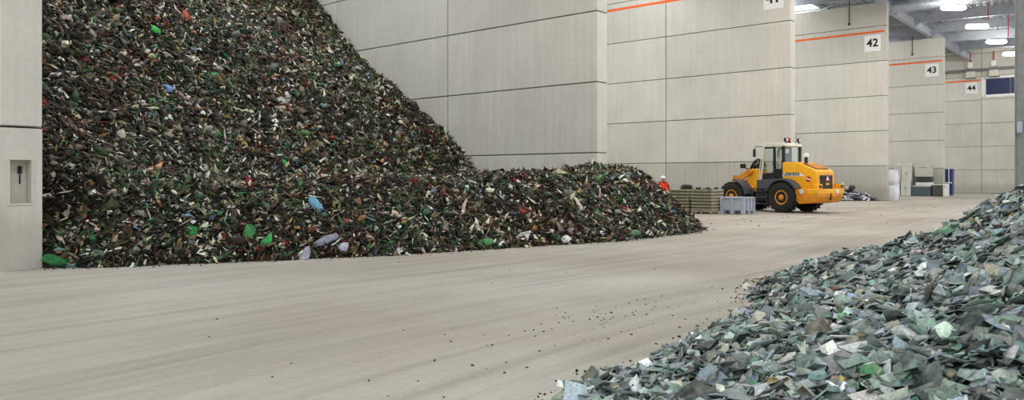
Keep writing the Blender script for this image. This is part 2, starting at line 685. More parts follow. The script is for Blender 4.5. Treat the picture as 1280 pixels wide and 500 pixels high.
# purlins between rafters and diagonal wind bracing
for k, yy in enumerate(np.arange(-22, 44, 3.1)):
    if any(a - .1 < yy < b_ + .1 for a, b_ in STRIPS):
        continue
    bm = bmesh.new()
    z = roof_z(yy) + .29
    bm_box(bm, XMIN, BACK, yy - .04, yy + .04, z - .18, z)
    o = structure('trim_purlin', mesh_of(bm, 'trim_purlin', M_STEEL), 'thin steel purlin under the roof deck')
for k in range(12):
    xa = BAY0 - THICK / 2 + 3 * BAY + (k % 6) * BAY / 3
    ya, yb = (GY + .4, 23) if k < 6 else (23, GY + .4)
    bm = bmesh.new()
    bm_cyl(bm, (xa, ya, roof_z(ya) - .15), (min(xa + BAY / 3, BACK - .1), yb, roof_z(yb) - .15), .035, n=8)
    structure('trim_brace', mesh_of(bm, 'trim_brace', M_STEEL), 'thin diagonal bracing rod below the roof')

# spiral ventilation duct beyond the girder near wall 42
M_GALV = plain('galvanised_sheet', (190, 198, 210), .35, .7, vary=.15, scale=3)


def spiral(b):
    pr = []
    for k in range(60):
        pr += [(.42, k * .12), (.445, k * .12 + .03), (.445, k * .12 + .06), (.42, k * .12 + .09)]
    bm_lathe(b, pr, 20, 'y')


vd = thing('ventilation_duct', 'ribbed round metal ventilation duct hanging under the roof beyond wall 42', 'duct', (64.2, 9.6, 14.72))
part('duct_tube', M_GALV, vd, spiral, True)
for q in (.8, 3.4, 6.0):
    part('hanger', M_STEEL, vd, lambda b: bm_cyl(b, (0, q, .42), (0, q, .72), .02, n=6))

# lamps over the aisle
M_HOUS = plain('white_lamp_housing', (225, 228, 230), .4, vary=.04)
for k in range(10):
    x = 63.2 + 9.1 * (3 - k)
    if k <= 3:
        which = ['farthest, nearest the end wall', 'third along the aisle from wall 42', 'second along the aisle from wall 42', 'nearest of the row, topmost in view'][k]
        lab = f'lit hanging hall lamp, {which}'
    else:
        continue
    t = thing('hall_lamp', lab, 'lamp', (x, 11.9, 13.95), 0, 'lamps over the aisle')
    part('housing', M_HOUS, t, lambda b: bm_prism(b, [(-.10, .14), (-.06, .22), (.06, .22), (.10, .14)], -.85, .85, 'x', .01), rot=(0, 0, math.radians(-52)))
    part('tube', M_TUBE, t, lambda b: bm_lathe(b, [(.02, -.9), (.10, -.86), (.15, -.7), (.17, 0), (.15, .7), (.10, .86), (.02, .9)], 14, 'x', (0, 0, -.04)), rot=(0, 0, math.radians(-52)), label='glowing white lamp tubes')
    part('hanger', M_STEEL, t, lambda b: bm_cyl(b, (0, 0, .16), (0, 0, roof_z(11.9) - 13.95 + .3), .02, n=6))

# sprinkler riser pipes hanging in the aisle roof
for x in (67.5, 77.0):
    sp = thing('sprinkler_drop', 'thin red sprinkler pipe hanging from the roof ' + ('near the second lamp' if x < 70 else 'near the third lamp'), 'pipe', (x, 10.4, 13.7))
    part('pipe', M_RED, sp, lambda b: bm_cyl(b, (0, 0, 0), (0, 0, 1.75), .035, n=8))
    part('sprinkler_head', M_RED, sp, lambda b: bm_cyl(b, (0, 0, -.1), (0, 0, 0), .06, .035, 8))

# ------------------------------------------------------------------ scrap heaps
def sdist(P, poly):
    """signed distance to an outline, positive inside"""
    d = np.full(len(P), 1e9)
    ins = np.zeros(len(P), bool)
    n = len(poly)
    for i in range(n):
        a = np.array(poly[i], float)
        b = np.array(poly[(i + 1) % n], float)
        ab = b - a
        t = np.clip(((P - a) @ ab) / (ab @ ab), 0, 1)
        q = P - (a + t[:, None] * ab)
        d = np.minimum(d, np.hypot(q[:, 0], q[:, 1]))
        if a[1] != b[1]:
            c = (a[1] > P[:, 1]) != (b[1] > P[:, 1])
            xx = (b[0] - a[0]) * (P[:, 1] - a[1]) / (b[1] - a[1]) + a[0]
            ins ^= c & (P[:, 0] < xx)
    return np.where(ins, d, -d)


def smax(a, b, k):
    h = np.clip(.5 + .5 * (a - b) / k, 0, 1)
    return b + (a - b) * h + k * h * (1 - h)


def smin(a, b, k):
    return -smax(-a, -b, k)


def wob(x, y, s, a):
    return a * (np.sin(x * 1.7 / s + 1.3) * np.cos(y * 1.3 / s + .4) + .6 * np.sin(x * 2.9 / s + y * 2.1 / s + 2)
                + .4 * np.cos(x * 4.3 / s - y * 3.7 / s))


TOE_L = [(5.06, 15.25), (5.8, 14.5), (8.9, 12.95), (11, 12.1), (13.5, 11.45), (16.5, 10.65), (18.9, 10.6), (20.6, 10.6),
         (22.1, 11.0), (23.2, 11.9), (23.9, 13.4), (24.2, 15.0), (24.2, 15.25), (60, 15.25), (60, 80), (-40, 80), (-40, 15.25)]


def z_left(x, y):
    d = sdist(np.stack([x, y], 1), TOE_L)
    d = d + wob(x, y, .45, .05)
    ap = smin(d * np.interp(x, [17, 21], [.80, .96]), np.interp(x, [5, 14, 17, 19, 20.5, 22, 24], [1.6, 1.6, 1.68, 1.8, 1.92, 2.04, 2.04]) - .14 * np.clip(y - 14.6, 0, 4) * np.clip((x - 14) / 3, 0, 1) + wob(x, y, 1.5, .06), .6)
    bm_ = 14.25 + (x - 5) * .262
    m = .79 * (y - bm_) + wob(x, y, 2.2, .12) + .35 * np.sin((y - 14) * .62 + x * .1)
    m = smin(m, np.full_like(m, 12.5), 1)
    z = smax(ap, m, .45) + wob(x, y, .6, .035)
    return np.where(d > 0, np.minimum(z, d * 1.2), d * .8) - .03


TOE_R = [(2.0, -6), (1.9, -1), (2.5, 1), (3.4, 2.6), (4.3, 3.45), (5.7, 3.45), (6.8, 3.55), (8.2, 3.75), (9.2, 3.95),
         (10.3, 4.5), (11.7, 4.85), (13, 4.7), (14.5, 4.7), (17, 4.6), (19, 4.2), (21, 3), (22.3, 2), (22.3, -6)]


def z_right(x, y):
    d = sdist(np.stack([x, y], 1), TOE_R)
    d = d + wob(x, y, .3, .04)
    z = np.interp(d, [-2, 0, .6, 1, 1.8, 2.3, 2.7, 3.0, 3.4, 4.2, 6], [-1, 0, .28, .42, .63, .78, 1.0, 1.25, 1.46, 1.62, 1.7])
    return z * np.interp(x, [2, 5, 8, 22], [.75, .85, 1, 1]) + wob(x, y, 1.2, .03) + wob(x, y, .5, .02) - .03


def normals(zf, x, y, e=.06):
    gx = (zf(x + e, y) - zf(x - e, y)) / (2 * e)
    gy = (zf(x, y + e) - zf(x, y - e)) / (2 * e)
    n = np.stack([-gx, -gy, np.ones_like(gx)], 1)
    return n / np.linalg.norm(n, axis=1)[:, None]


def ray_hit(zf, px, py, tmin=2.5, tmax=50):
    """where the view ray through a photograph pixel meets a heap's surface"""
    t = np.arange(tmin, tmax, .02)
    k = (px - 640) / F_PX
    X = t * (math.cos(TH) + k * math.sin(TH))
    Y = t * (math.sin(TH) - k * math.cos(TH))
    Z = EYE + (HORIZON - py) / F_PX * t
    s = np.maximum(zf(X, Y), 0)
    i = int(np.argmax(s >= Z))
    return X[i], Y[i], s[i], t[i]


def chips(P, Nrm, L, Wd, T, C, nside, tilt, name, mat, drop=None):
    """irregular flat fragments as one mesh; P centres, Nrm surface normals, L/Wd/T sizes, C colours"""
    n = len(P)
    nr = Nrm + RNG.normal(0, tilt, (n, 3))
    nr /= np.linalg.norm(nr, axis=1)[:, None]
    r = RNG.normal(0, 1, (n, 3))
    u = np.cross(nr, r)
    u /= np.linalg.norm(u, axis=1)[:, None]
    w = np.cross(nr, u)
    ang = (np.arange(nside)[None, :] + RNG.uniform(-.33, .33, (n, nside))) * 2 * np.pi / nside
    rad = RNG.uniform(.72, 1.25, (n, nside))
    cu = np.cos(ang) * rad * L[:, None] / 2
    cw = np.sin(ang) * rad * Wd[:, None] / 2
    bend = RNG.normal(0, .10, (n, nside)) * Wd[:, None]
    base = P[:, None, :] + cu[..., None] * u[:, None, :] + cw[..., None] * w[:, None, :] + bend[..., None] * nr[:, None, :]
    top = base + (T[:, None] / 2)[..., None] * nr[:, None, :]
    bot = base - (T[:, None] / 2)[..., None] * nr[:, None, :]
    V = np.concatenate([top, bot], 1).reshape(-1, 3)
    m = 2 * nside
    o = (np.arange(n) * m)[:, None]
    loops, starts = [], []
    k = np.arange(nside)
    f_top = o + k[None, :]
    f_bot = o + nside + k[::-1][None, :]
    side = np.stack([k, k + nside, (k + 1) % nside + nside, (k + 1) % nside], 1).reshape(-1)
    f_side = o + side[None, :]
    allv = np.concatenate([f_top, f_bot, f_side], 1)
    per = allv.shape[1]
    sizes = np.array([nside, nside] + [4] * nside)
    st = np.concatenate([[0], np.cumsum(sizes)[:-1]])
    starts = (np.arange(n) * per)[:, None] + st[None, :]
    me = bpy.data.meshes.new(name)
    me.vertices.add(len(V))
    me.vertices.foreach_set('co', V.astype(np.float32).ravel())
    me.loops.add(n * per)
    me.loops.foreach_set('vertex_index', allv.astype(np.int32).ravel())
    me.polygons.add(n * len(sizes))
    me.polygons.foreach_set('loop_start', starts.astype(np.int32).ravel())
    me.update(calc_edges=True)
    at = me.attributes.new('tint', 'FLOAT_COLOR', 'POINT')
    at.data.foreach_set('color', np.repeat(np.concatenate([C, np.ones((n, 1))], 1), m, axis=0).astype(np.float32).ravel())
    me.materials.append(mat)
    return me


def pick_colours(n, pal, jit=.25):
    w = np.array([p[0] for p in pal], float)
    cs = np.array([srgb(*p[1])[:3] for p in pal])
    i = RNG.choice(len(pal), n, p=w / w.sum())
    c = cs[i] * RNG.lognormal(0, jit, (n, 1)) * RNG.lognormal(0, .06, (n, 3))
    return np.clip(c, .004, .95)


def mound(name, zf, x0, x1, y0, y1, step, mat, keep=None):
    xs = np.arange(x0, x1 + step / 2, step)
    ys = np.arange(y0, y1 + step / 2, step)
    X, Y = np.meshgrid(xs, ys, indexing='ij')
    Z = zf(X.ravel(), Y.ravel()).reshape(X.shape) - .03
    nx, ny = X.shape
    V = np.stack([X, Y, Z], -1).reshape(-1, 3)
    fs = []
    for i in range(nx - 1):
        for j in range(ny - 1):
            if max(Z[i, j], Z[i + 1, j], Z[i, j + 1], Z[i + 1, j + 1]) < -.08:
                continue
            if keep and not keep(X[i, j] + step / 2, Y[i, j] + step / 2):
                continue
            fs.append((i * ny + j, (i + 1) * ny + j, (i + 1) * ny + j + 1, i * ny + j + 1))
    used = sorted({v for f in fs for v in f})
    idx = {v: k for k, v in enumerate(used)}
    me = bpy.data.meshes.new(name)
    me.from_pydata([tuple(V[v]) for v in used], [], [tuple(idx[v] for v in f) for f in fs])
    for p in me.polygons:
        p.use_smooth = True
    me.materials.append(mat)
    return me


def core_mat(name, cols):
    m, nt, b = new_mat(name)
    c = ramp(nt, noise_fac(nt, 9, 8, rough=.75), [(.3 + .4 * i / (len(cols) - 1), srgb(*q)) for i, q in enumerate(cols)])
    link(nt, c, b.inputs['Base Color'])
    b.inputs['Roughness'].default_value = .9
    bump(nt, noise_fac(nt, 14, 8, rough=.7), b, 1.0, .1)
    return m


M_CORE_L = core_mat('gap_shade_scrap_core', [(16, 13, 10), (32, 27, 20), (26, 29, 20), (54, 45, 34)])  # near-black so the gaps between fragments read as shade
M_CORE_R = core_mat('gap_shade_board_core', [(22, 25, 25), (40, 46, 44), (30, 36, 35), (62, 68, 64)])  # dark base colour stands in for shade between the board chips
M_SCRAP = scrap_mat('shredded_mixed_scrap', .6, .22, (58, 48, 36), .3)
M_BOARD = scrap_mat('shredded_circuit_board', .5, .35, (150, 152, 140), .4, 45)

PAL_L = [(36, (29, 24, 18)), (18, (52, 44, 34)), (9, (84, 72, 54)), (9, (54, 58, 44)), (8, (60, 84, 54)), (5, (80, 108, 72)),
         (1.6, (60, 122, 74)), (7, (136, 130, 114)), (7, (192, 186, 166)), (3.5, (224, 219, 202)), (3, (108, 60, 46)),
         (.8, (140, 50, 42)), (4, (150, 122, 82)), (1.2, (92, 104, 120)), (.35, (110, 150, 180)), (4, (104, 110, 100))]
PAL_LG = [(28, (28, 27, 20)), (14, (52, 50, 36)), (11, (62, 82, 52)), (8, (84, 106, 72)), (2.4, (66, 122, 76)), (9, (96, 92, 70)),
          (8, (150, 142, 118)), (8, (206, 200, 178)), (4, (232, 228, 214)), (4, (130, 104, 66)), (2, (96, 116, 124))]
PAL_LB = [(34, (27, 21, 17)), (20, (58, 44, 32)), (9, (92, 70, 50)), (5, (104, 60, 44)), (1.4, (146, 54, 40)), (6, (128, 114, 94)),
          (8, (200, 192, 170)), (4.5, (232, 226, 212)), (3, (158, 118, 70)), (3, (62, 84, 54))]
PAL_R = [(17, (124, 140, 134)), (13, (98, 116, 108)), (13, (152, 163, 159)), (10, (70, 82, 78)), (9, (132, 144, 152)),
         (8, (46, 53, 52)), (7, (158, 157, 142)), (5, (68, 114, 86)), (5, (188, 194, 190)), (2.4, (140, 122, 96)),
         (2, (224, 226, 220)), (.6, (84, 104, 160)), (3, (102, 140, 132)), (.3, (190, 170, 70)), (.25, (150, 80, 70))]


def in_bay(x, y):
    return not (y > CAP - .02 and (x > OPP + .02 or x < BAY0 - .02))


def sample(zf, x0, x1, y0, y1, n, power, keep=None, zmin=.0):
    """random points on a heap, denser towards the viewer"""
    out = []
    tot = 0
    while tot < n:
        x = RNG.uniform(x0, x1, 60000)
        y = RNG.uniform(y0, y1, 60000)
        z = zf(x, y)
        ok = z > zmin
        x, y, z = x[ok], y[ok], z[ok]
        nm = normals(zf, x, y)
        dist = np.sqrt(x * x + y * y)
        dmin = 12.0 if x0 > 4 else 3.5
        wgt = np.clip((dmin / dist) ** power, 0, 1) * np.clip(1 / nm[:, 2] / 1.5, 0, 1)
        ok = RNG.uniform(0, 1, len(x)) < wgt
        if keep is not None:
            ok &= keep(x, y)
        q = np.concatenate([np.stack([x, y, z], 1)[ok], nm[ok]], 1)
        out.append(q)
        tot += len(q)
    q = np.concatenate(out)[:n]
    return q[:, :3], q[:, 3:]


def keep_l(x, y):
    return ~((y > CAP - .14) & ((x > OPP - .10) | (x < BAY0 + .10)))


# --- tall mixed heap in the first bay
heap = thing('scrap_heap', 'tall dark heap of shredded mixed scrap filling the bay at left', 'scrap heap')
heap['kind'] = 'stuff'
put('heap_core', mound('heap_core', z_left, 5.07, 23.7, 10.3, 44.9, .15, M_CORE_L,
                       lambda x, y: not (y > CAP - .1 and x > OPP - .08)), heap)['kind'] = 'stuff'
n = 110000
P, NM = sample(z_left, 5.1, 23.6, 10.3, 34.5, n, 1.0, keep_l)
dist = np.linalg.norm(P, axis=1)
sz = (.062 + .0028 * (dist - 12)) * RNG.lognormal(0, .45, n)
asp = RNG.choice([.8, .5, .2], n, p=[.34, .38, .28]) * RNG.uniform(.75, 1.2, n)
L_, W_ = sz * 1.25 / np.sqrt(asp), sz * 1.25 * np.sqrt(asp)
L_ = np.minimum(L_, .5)
T_ = np.where(RNG.uniform(0, 1, n) < .07, W_ * RNG.uniform(.3, .6, n), RNG.uniform(.004, .014, n))
P = P + NM * RNG.uniform(-.03, .06, n)[:, None]
C = pick_colours(n, PAL_L, .34)
# loads tipped one after another: greener, browner and paler patches lie side by side
patch = wob(P[:, 0] + .35 * P[:, 1], P[:, 1] + .5 * P[:, 2], 1.7, 1.0) + .5 * wob(P[:, 0], P[:, 2] * 1.4, .7, 1.0) + RNG.normal(0, .5, n)
C = np.where((patch > .55)[:, None], pick_colours(n, PAL_LG, .32), np.where((patch < -.6)[:, None], pick_colours(n, PAL_LB, .32), C))
o = put('scrap_fragments', chips(P, NM, L_, W_, T_, C, 4, .5, 'scrap_fragments', M_SCRAP), heap)
o['kind'] = 'stuff'

# --- low circuit-board heap in the right foreground
heap_r = thing('circuit_board_heap', 'low heap of grey-green shredded circuit boards in the right foreground', 'scrap heap')
heap_r['kind'] = 'stuff'
put('heap_core', mound('heap_core', z_right, 1.6, 22.4, -6.0, 5.4, .1, M_CORE_R), heap_r)['kind'] = 'stuff'
n = 52000


def keep_r(x, y):
    a = np.arctan2(y, x)
    return (a > -.12) & (x < 22.2)


P, NM = sample(z_right, 1.9, 22.2, -2.6, 5.2, n, .8, keep_r)
sz = .066 * RNG.lognormal(0, .52, n)
asp = RNG.uniform(.45, 1.0, n)
L_, W_ = np.minimum(sz * 1.3 / np.sqrt(asp), .22), sz * 1.3 * np.sqrt(asp)
T_ = RNG.uniform(.003, .009, n)
P = P + NM * RNG.uniform(-.05, .06, n)[:, None]
C = pick_colours(n, PAL_R, .38)
sat = (C.max(1) - C.min(1)) / C.max(1)
shr = np.where(sat > .45, .55, 1.0)        # the brightly coloured bits are small
L_, W_ = L_ * shr, W_ * shr
o = put('board_fragments', chips(P, NM, L_, W_, T_, C, 5, .37, 'board_fragments', M_BOARD), heap_r)
o['kind'] = 'stuff'

# --- crumbs strewn on the floor at the foot of both heaps
xs, ys, ss = [], [], []
for (poly, sgn, cnt) in ((TOE_L[:12], -1, 900), (TOE_R[3:16], 1, 420)):
    seg = np.array(poly)
    for _ in range(cnt):
        i = random.randrange(len(seg) - 1)
        t = random.random()
        p = seg[i] * (1 - t) + seg[i + 1] * t
        nrm = np.array([0, 1.0]) * sgn
        off = abs(random.gauss(0, .16)) - .08
        xs.append(p[0] + random.gauss(0, .12))
        ys.append(p[1] + nrm[1] * off)
        ss.append(random.uniform(.012, .05))
for (cx, cy, sx, sy, cnt) in ((7.9, 5.0, .8, .25, 50), (7.3, 4.6, 1.2, .4, 30), (5.5, 4.8, 1.2, .6, 26), (28, 12.5, 6, 1.2, 50), (12, 8, 6, 2.5, 40), (40, 9, 8, 3, 30)):
    for _ in range(cnt):
        xs.append(random.gauss(cx, sx))
        ys.append(random.gauss(cy, sy))
        ss.append(random.uniform(.012, .035) * (1 if cx < 20 else 2.2))
xs, ys, ss = map(np.array, (xs, ys, ss))
ok = ~((ys > CAP - .1) & (xs > OPP - .1) & (xs < BAY0 + BAY + .1)) & ~((ys > CAP - .1) & (xs < BAY0 + .1))
xs, ys, ss = xs[ok], ys[ok], ss[ok]
n = len(xs)
P = np.stack([xs, ys, ss * .16], 1)
NM = np.tile([0, 0, 1.0], (n, 1))
C = pick_colours(n, [(6, (48, 42, 34)), (3, (70, 66, 58)), (2, (60, 84, 60)), (1, (170, 165, 150))], .3)
o = put('floor_crumbs', chips(P, NM, ss, ss * .6, ss * .3, C, 4, .12, 'floor_crumbs', M_SCRAP))
tag(o, 'small dark scrap crumbs strewn over the floor around the heaps', 'debris', kind='stuff')


# --- single fragments that can be told apart: the largest ones, each an object
def one_chip(name, length, width, thick, rgb, nside, mat, tilt=0.0):
    return chips(np.zeros((1, 3)), np.array([[0, 0, 1.0]]), np.array([length]), np.array([width]), np.array([thick]),
                 np.array([srgb(*rgb)[:3]]), nside, tilt, name, mat)


def lay(name, me, p, nm, lift, spin, label, cat, group=None, tilt=.2):
    nv = Vector(nm) + Vector((random.gauss(0, tilt), random.gauss(0, tilt), random.gauss(0, tilt * .5)))
    nv.normalize()
    q = Vector((0, 0, 1)).rotation_difference(nv) @ Matrix.Rotation(spin, 3, 'Z').to_quaternion()
    o = put(name, me, None, Vector(p) + nv * lift)
    o.rotation_mode = 'QUATERNION'
    o.rotation_quaternion = q
    return tag(o, label, cat, group)


def pixel_of(p):
    fw = p[0] * math.cos(TH) + p[1] * math.sin(TH)
    return 640 + F_PX * (p[0] * math.sin(TH) - p[1] * math.cos(TH)) / fw, HORIZON - F_PX * (p[2] - EYE) / fw


def place_right(p):
    u, v = pixel_of(p)
    a = 'at the right edge' if u > 1190 else ('right of the middle' if u > 1080 else ('left of the middle' if u > 960 else 'on the left toe'))
    b = 'near the far crest' if v < 340 else ('halfway down' if v < 400 else ('in the lower part' if v < 455 else 'at the bottom edge'))
    return f'{a}, {b}'


def place_left(p):
    u, v = pixel_of(p)
    a = 'beside the left wall end' if u < 130 else ('left of the middle' if u < 270 else ('in the middle' if u < 420 else ('on the right flank' if u < 580 else 'on the low spur')))
    b = 'near the top' if v < 80 else ('in the upper half' if v < 160 else ('halfway up' if v < 230 else ('low down' if v < 285 else 'at the foot')))
    return f'{a}, {b}'.replace('in the upper half', 'upper half').replace('beside the left wall end', 'by the wall end')


KINDS_R = [('grey-green', (120, 138, 130)), ('pale grey', (152, 160, 156)), ('dark grey-green', (88, 104, 98)),
           ('bluish grey', (124, 138, 148)), ('olive grey', (140, 140, 122)), ('teal green', (86, 126, 112))]
protos = []
for (cn, rgb) in KINDS_R:
    for v in range(4):
        protos.append((cn, one_chip('board_fragment', random.uniform(.15, .21), random.uniform(.10, .15), .006, rgb, 7, M_BOARD, .0)))
P, NM = sample(z_right, 2.6, 13, .2, 4.9, 282, 1.3, keep_r)
for p, nm in zip(P, NM):
    cn, me = random.choice(protos)
    lay('board_fragment', me, p, nm, .035, random.uniform(0, 6.28), f'{cn} board piece on the green heap {place_right(p)}',
        'circuit board', 'large board fragments on the foreground heap', .24)

KINDS_L = [('mid green', 'board piece', (66, 118, 72), .24, .16), ('cream', 'plastic piece', (214, 206, 184), .17, .09),
           ('grey', 'metal sheet piece', (130, 130, 122), .24, .15), ('dark green', 'board piece', (52, 84, 56), .26, .17),
           ('rust red', 'plastic piece', (124, 58, 46), .17, .07), ('brown', 'board piece', (128, 98, 66), .22, .12),
           ('white', 'plastic strip', (226, 224, 214), .26, .06)]
protos = []
for (cn, kn, rgb, a, b_) in KINDS_L:
    for v in range(3):
        protos.append((cn, kn, one_chip('scrap_piece', a * random.uniform(.8, 1.2), b_ * random.uniform(.8, 1.2), .012, rgb, 5, M_SCRAP)))
P, NM = sample(z_left, 5.2, 23.3, 10.5, 32, 280, 1.2, keep_l, .05)
for p, nm in zip(P, NM):
    cn, kn, me = random.choice(protos)
    lay('scrap_piece', me, p, nm, .06, random.uniform(0, 6.28), f'{cn} {kn} on the tall heap {place_left(p)}', 'scrap piece',
        'loose pieces on the tall heap', .3)

# the fragments that stand out in the photograph, each where it lies
SINGLES = [
    # heap, pixel, length px, width px, colour, name, label, category, spin
    ('L', 397, 260, 26, 10, (120, 176, 205), 'plastic_sheet', 'light blue plastic sheet lying low on the tall heap', 'plastic', .3),
    ('L', 238, 291, 18, 13, (50, 150, 74), 'circuit_board', 'bright green square board near the foot of the tall heap', 'circuit board', .9),
    ('L', 312, 293, 20, 13, (70, 140, 82), 'circuit_board', 'mid green bent board right of the bright square one', 'circuit board', .2),
    ('L', 333, 305, 20, 10, (60, 165, 84), 'circuit_board', 'bright green ragged board just above the toe of the tall heap', 'circuit board', 2.2),
    ('L', 193, 41, 12, 10, (56, 168, 70), 'circuit_board', 'vivid green small board near the top left of the tall heap', 'circuit board', .6),
    ('L', 356, 207, 12, 8, (60, 150, 80), 'circuit_board', 'small bright green board midway up the tall heap', 'circuit board', .5),
    ('L', 233, 24, 24, 5, (170, 70, 56), 'plastic_strip', 'long rust red strip near the top of the tall heap', 'plastic', 5.9),
    ('L', 312, 231, 14, 10, (160, 44, 36), 'plastic_scrap', 'crumpled dark red plastic midway up the tall heap', 'plastic', 1.2),
    ('L', 303, 181, 16, 6, (190, 164, 60), 'plastic_strip', 'mustard yellow strip midway up the tall heap', 'plastic', .2),
    ('L', 352, 128, 14, 12, (196, 192, 178), 'plastic_piece', 'pale grey square piece high on the tall heap', 'plastic', .4),
    ('L', 150, 172, 18, 12, (190, 184, 164), 'plastic_piece', 'cream plastic piece near the left wall end on the tall heap', 'plastic', 1.1),
    ('L', 207, 112, 14, 9, (120, 165, 215), 'plastic_scrap', 'light blue tangled plastic high on the left heap', 'plastic', 2.0),
    ('L', 70, 328, 22, 12, (46, 120, 62), 'circuit_board', 'dark green board beside the wall foot at far left', 'circuit board', .8),
    ('L', 380, 322, 26, 9, (176, 172, 190), 'plastic_film', 'lilac grey plastic film at the toe of the tall heap', 'plastic film', .1),
    ('L', 408, 302, 30, 8, (150, 148, 166), 'plastic_film', 'long lilac plastic film strip above the toe of the tall heap', 'plastic film', 2.3),
    ('L', 430, 310, 14, 10, (192, 190, 206), 'plastic_film', 'small pale lilac film at the toe right of the long strip', 'plastic film', .9),
    ('L', 788, 293, 20, 10, (86, 128, 92), 'circuit_board', 'flat green board at the toe of the low spur', 'circuit board', .5),
    ('L', 617, 213, 5, 16, (214, 208, 190), 'wood_stick', 'pale upright stick on the crest of the low spur', 'stick', .0),
    ('L', 706, 300, 10, 12, (226, 226, 222), 'plastic_piece', 'white crumpled plastic near the toe of the low spur', 'plastic', .3),
    ('L', 605, 305, 16, 10, (70, 150, 84), 'circuit_board', 'green board at the toe left of the low spur', 'circuit board', 2.6),
    ('L', 725, 262, 24, 5, (214, 204, 178), 'wood_stick', 'pale slanted stick on the face of the low spur', 'stick', .5),
    ('R', 952, 352, 14, 10, (214, 190, 140), 'plastic_piece', 'cream orange chip at the left crest of the green heap', 'plastic', .7),
    ('R', 1064, 452, 34, 10, (222, 224, 228), 'plastic_strip', 'white flat strip on the foreground green heap', 'plastic', 5.4),
    ('R', 1084, 436, 36, 30, (112, 104, 78), 'circuit_board', 'olive brown square board beside the white strip', 'circuit board', .9),
    ('R', 1094, 474, 28, 24, (76, 132, 84), 'circuit_board', 'bright green board at the lower middle of the green heap', 'circuit board', .4),
    ('R', 1052, 483, 16, 6, (200, 178, 50), 'plastic_strip', 'yellow chip near the bottom of the green heap', 'plastic', .3),
    ('R', 1185, 293, 24, 14, (84, 140, 98), 'circuit_board', 'green board near the far crest of the green heap', 'circuit board', .2),
    ('R', 1201, 341, 8, 16, (74, 92, 170), 'plastic_piece', 'blue chip on the right flank of the green heap', 'plastic', .2),
    ('R', 776, 491, 12, 12, (214, 192, 60), 'plastic_piece', 'yellow chip at the near toe of the green heap', 'plastic', .5),
    ('R', 986, 452, 9, 22, (224, 222, 210), 'plastic_strip', 'white upright chip left of the white strip', 'plastic', .1),
    ('R', 1066, 378, 12, 14, (168, 186, 220), 'plastic_piece', 'pale blue chip in the middle of the green heap', 'plastic', .4),
    ('R', 1050, 375, 10, 12, (226, 228, 232), 'plastic_piece', 'small white chip left of the pale blue chip', 'plastic', .8),
    ('R', 1028, 408, 24, 14, (160, 130, 98), 'circuit_board', 'tan board in the middle of the green heap', 'circuit board', .4),
    ('R', 1094, 362, 22, 9, (128, 182, 150), 'circuit_board', 'mint green narrow board in the middle of the green heap', 'circuit board', .2),
    ('R', 934, 361, 10, 10, (232, 228, 214), 'plastic_piece', 'small white chip at the left crest of the green heap', 'plastic', .1),
    ('R', 968, 487, 26, 18, (150, 136, 70), 'circuit_board', 'mottled yellow board at the bottom of the green heap', 'circuit board', .9),
]
for (hp, px, py, lp, wp, rgb, nm_, lab, cat, spin) in SINGLES:
    zf = z_left if hp == 'L' else z_right
    x, y, z, t = ray_hit(zf, px, py)
    nv = normals(zf, np.array([x]), np.array([y]))[0]
    s = t / F_PX
    fs_ = 1.25                                   # pieces lie tilted, so they are longer than they look
    me = one_chip(nm_, max(lp, wp) * s * fs_, min(lp, wp) * s * fs_, .012 if hp == 'L' else .007, rgb, 7, M_SCRAP if hp == 'L' else M_BOARD)
    lay(nm_, me, (x, y, z), 0.5 * np.array(nv) + .5 * np.array([-x, -y, 0]) / math.hypot(x, y), .07 if hp == 'L' else .045, spin, lab, cat, None, .05)

# ------------------------------------------------------------------ wheel loader
M_YEL = plain('loader_yellow_paint', (250, 178, 30), .4, vary=.08, scale=3)
M_YELD = plain('worn_dirty_yellow', (222, 142, 34), .55, vary=.2, scale=4)
M_DKGREY = plain('dark_grey_paint', (74, 78, 84), .5, vary=.12)
M_FRAME = plain('black_greasy_steel', (26, 27, 30), .5, vary=.25)
M_TYRE = plain('dusty_tyre_rubber', (38, 37, 36), .85, vary=.25, scale=5)
M_CAB = plain('cab_cream_paint', (222, 220, 200), .45, vary=.05)
M_GLASS = glass_mat('cab_glass', (.95, .98, .97))
M_LENS = plain('lamp_lens', (210, 215, 215), .2, vary=.05)
M_CHROME = plain('polished_rod', (190, 190, 190), .2, .9)
M_NAVYGR = plain('dark_radiator_grille', (46, 52, 66), .6, vary=.15, scale=20)

ld = thing('wheel_loader', 'yellow wheel loader with cream-roofed cab parked in the bay facing away', 'wheel loader', (36.57, 13.47, 0), math.radians(77))
WB, TR, WR, WW = 2.8, 1.0, .715, .52          # wheelbase, half track, wheel radius, tyre width


def tyre_safe(b):
    pr = [(.31, -WW / 2 + .07), (.46, -WW / 2), (.62, -WW / 2 + .01), (.68, -WW / 2 + .06), (.69, -WW / 4), (.69, WW / 4), (.68, WW / 2 - .06),
          (.62, WW / 2 - .01), (.46, WW / 2), (.31, WW / 2 - .07)]
    bm_lathe(b, pr, 40, 'y')
    for k in range(20):                          # tread lugs, staggered left and right
        for s in (-1, 1):
            t = 2 * math.pi * (k + (.5 if s > 0 else 0)) / 20
            vs = []
            for (x, y, z) in [(x, y, z) for x in (-.05, .05) for y in (.015, WW / 2 - .015) for z in (.64, WR)]:
                p = Vector((x + (y - .1) * .35, y * s, z))
                vs.append(b.verts.new(Matrix.Rotation(t, 3, 'Y') @ p))
            fs = [b.faces.new([vs[q] for q in f]) for f in ((0, 1, 3, 2), (4, 6, 7, 5), (0, 4, 5, 1), (2, 3, 7, 6), (0, 2, 6, 4), (1, 5, 7, 3))]
            bmesh.ops.recalc_face_normals(b, faces=fs)


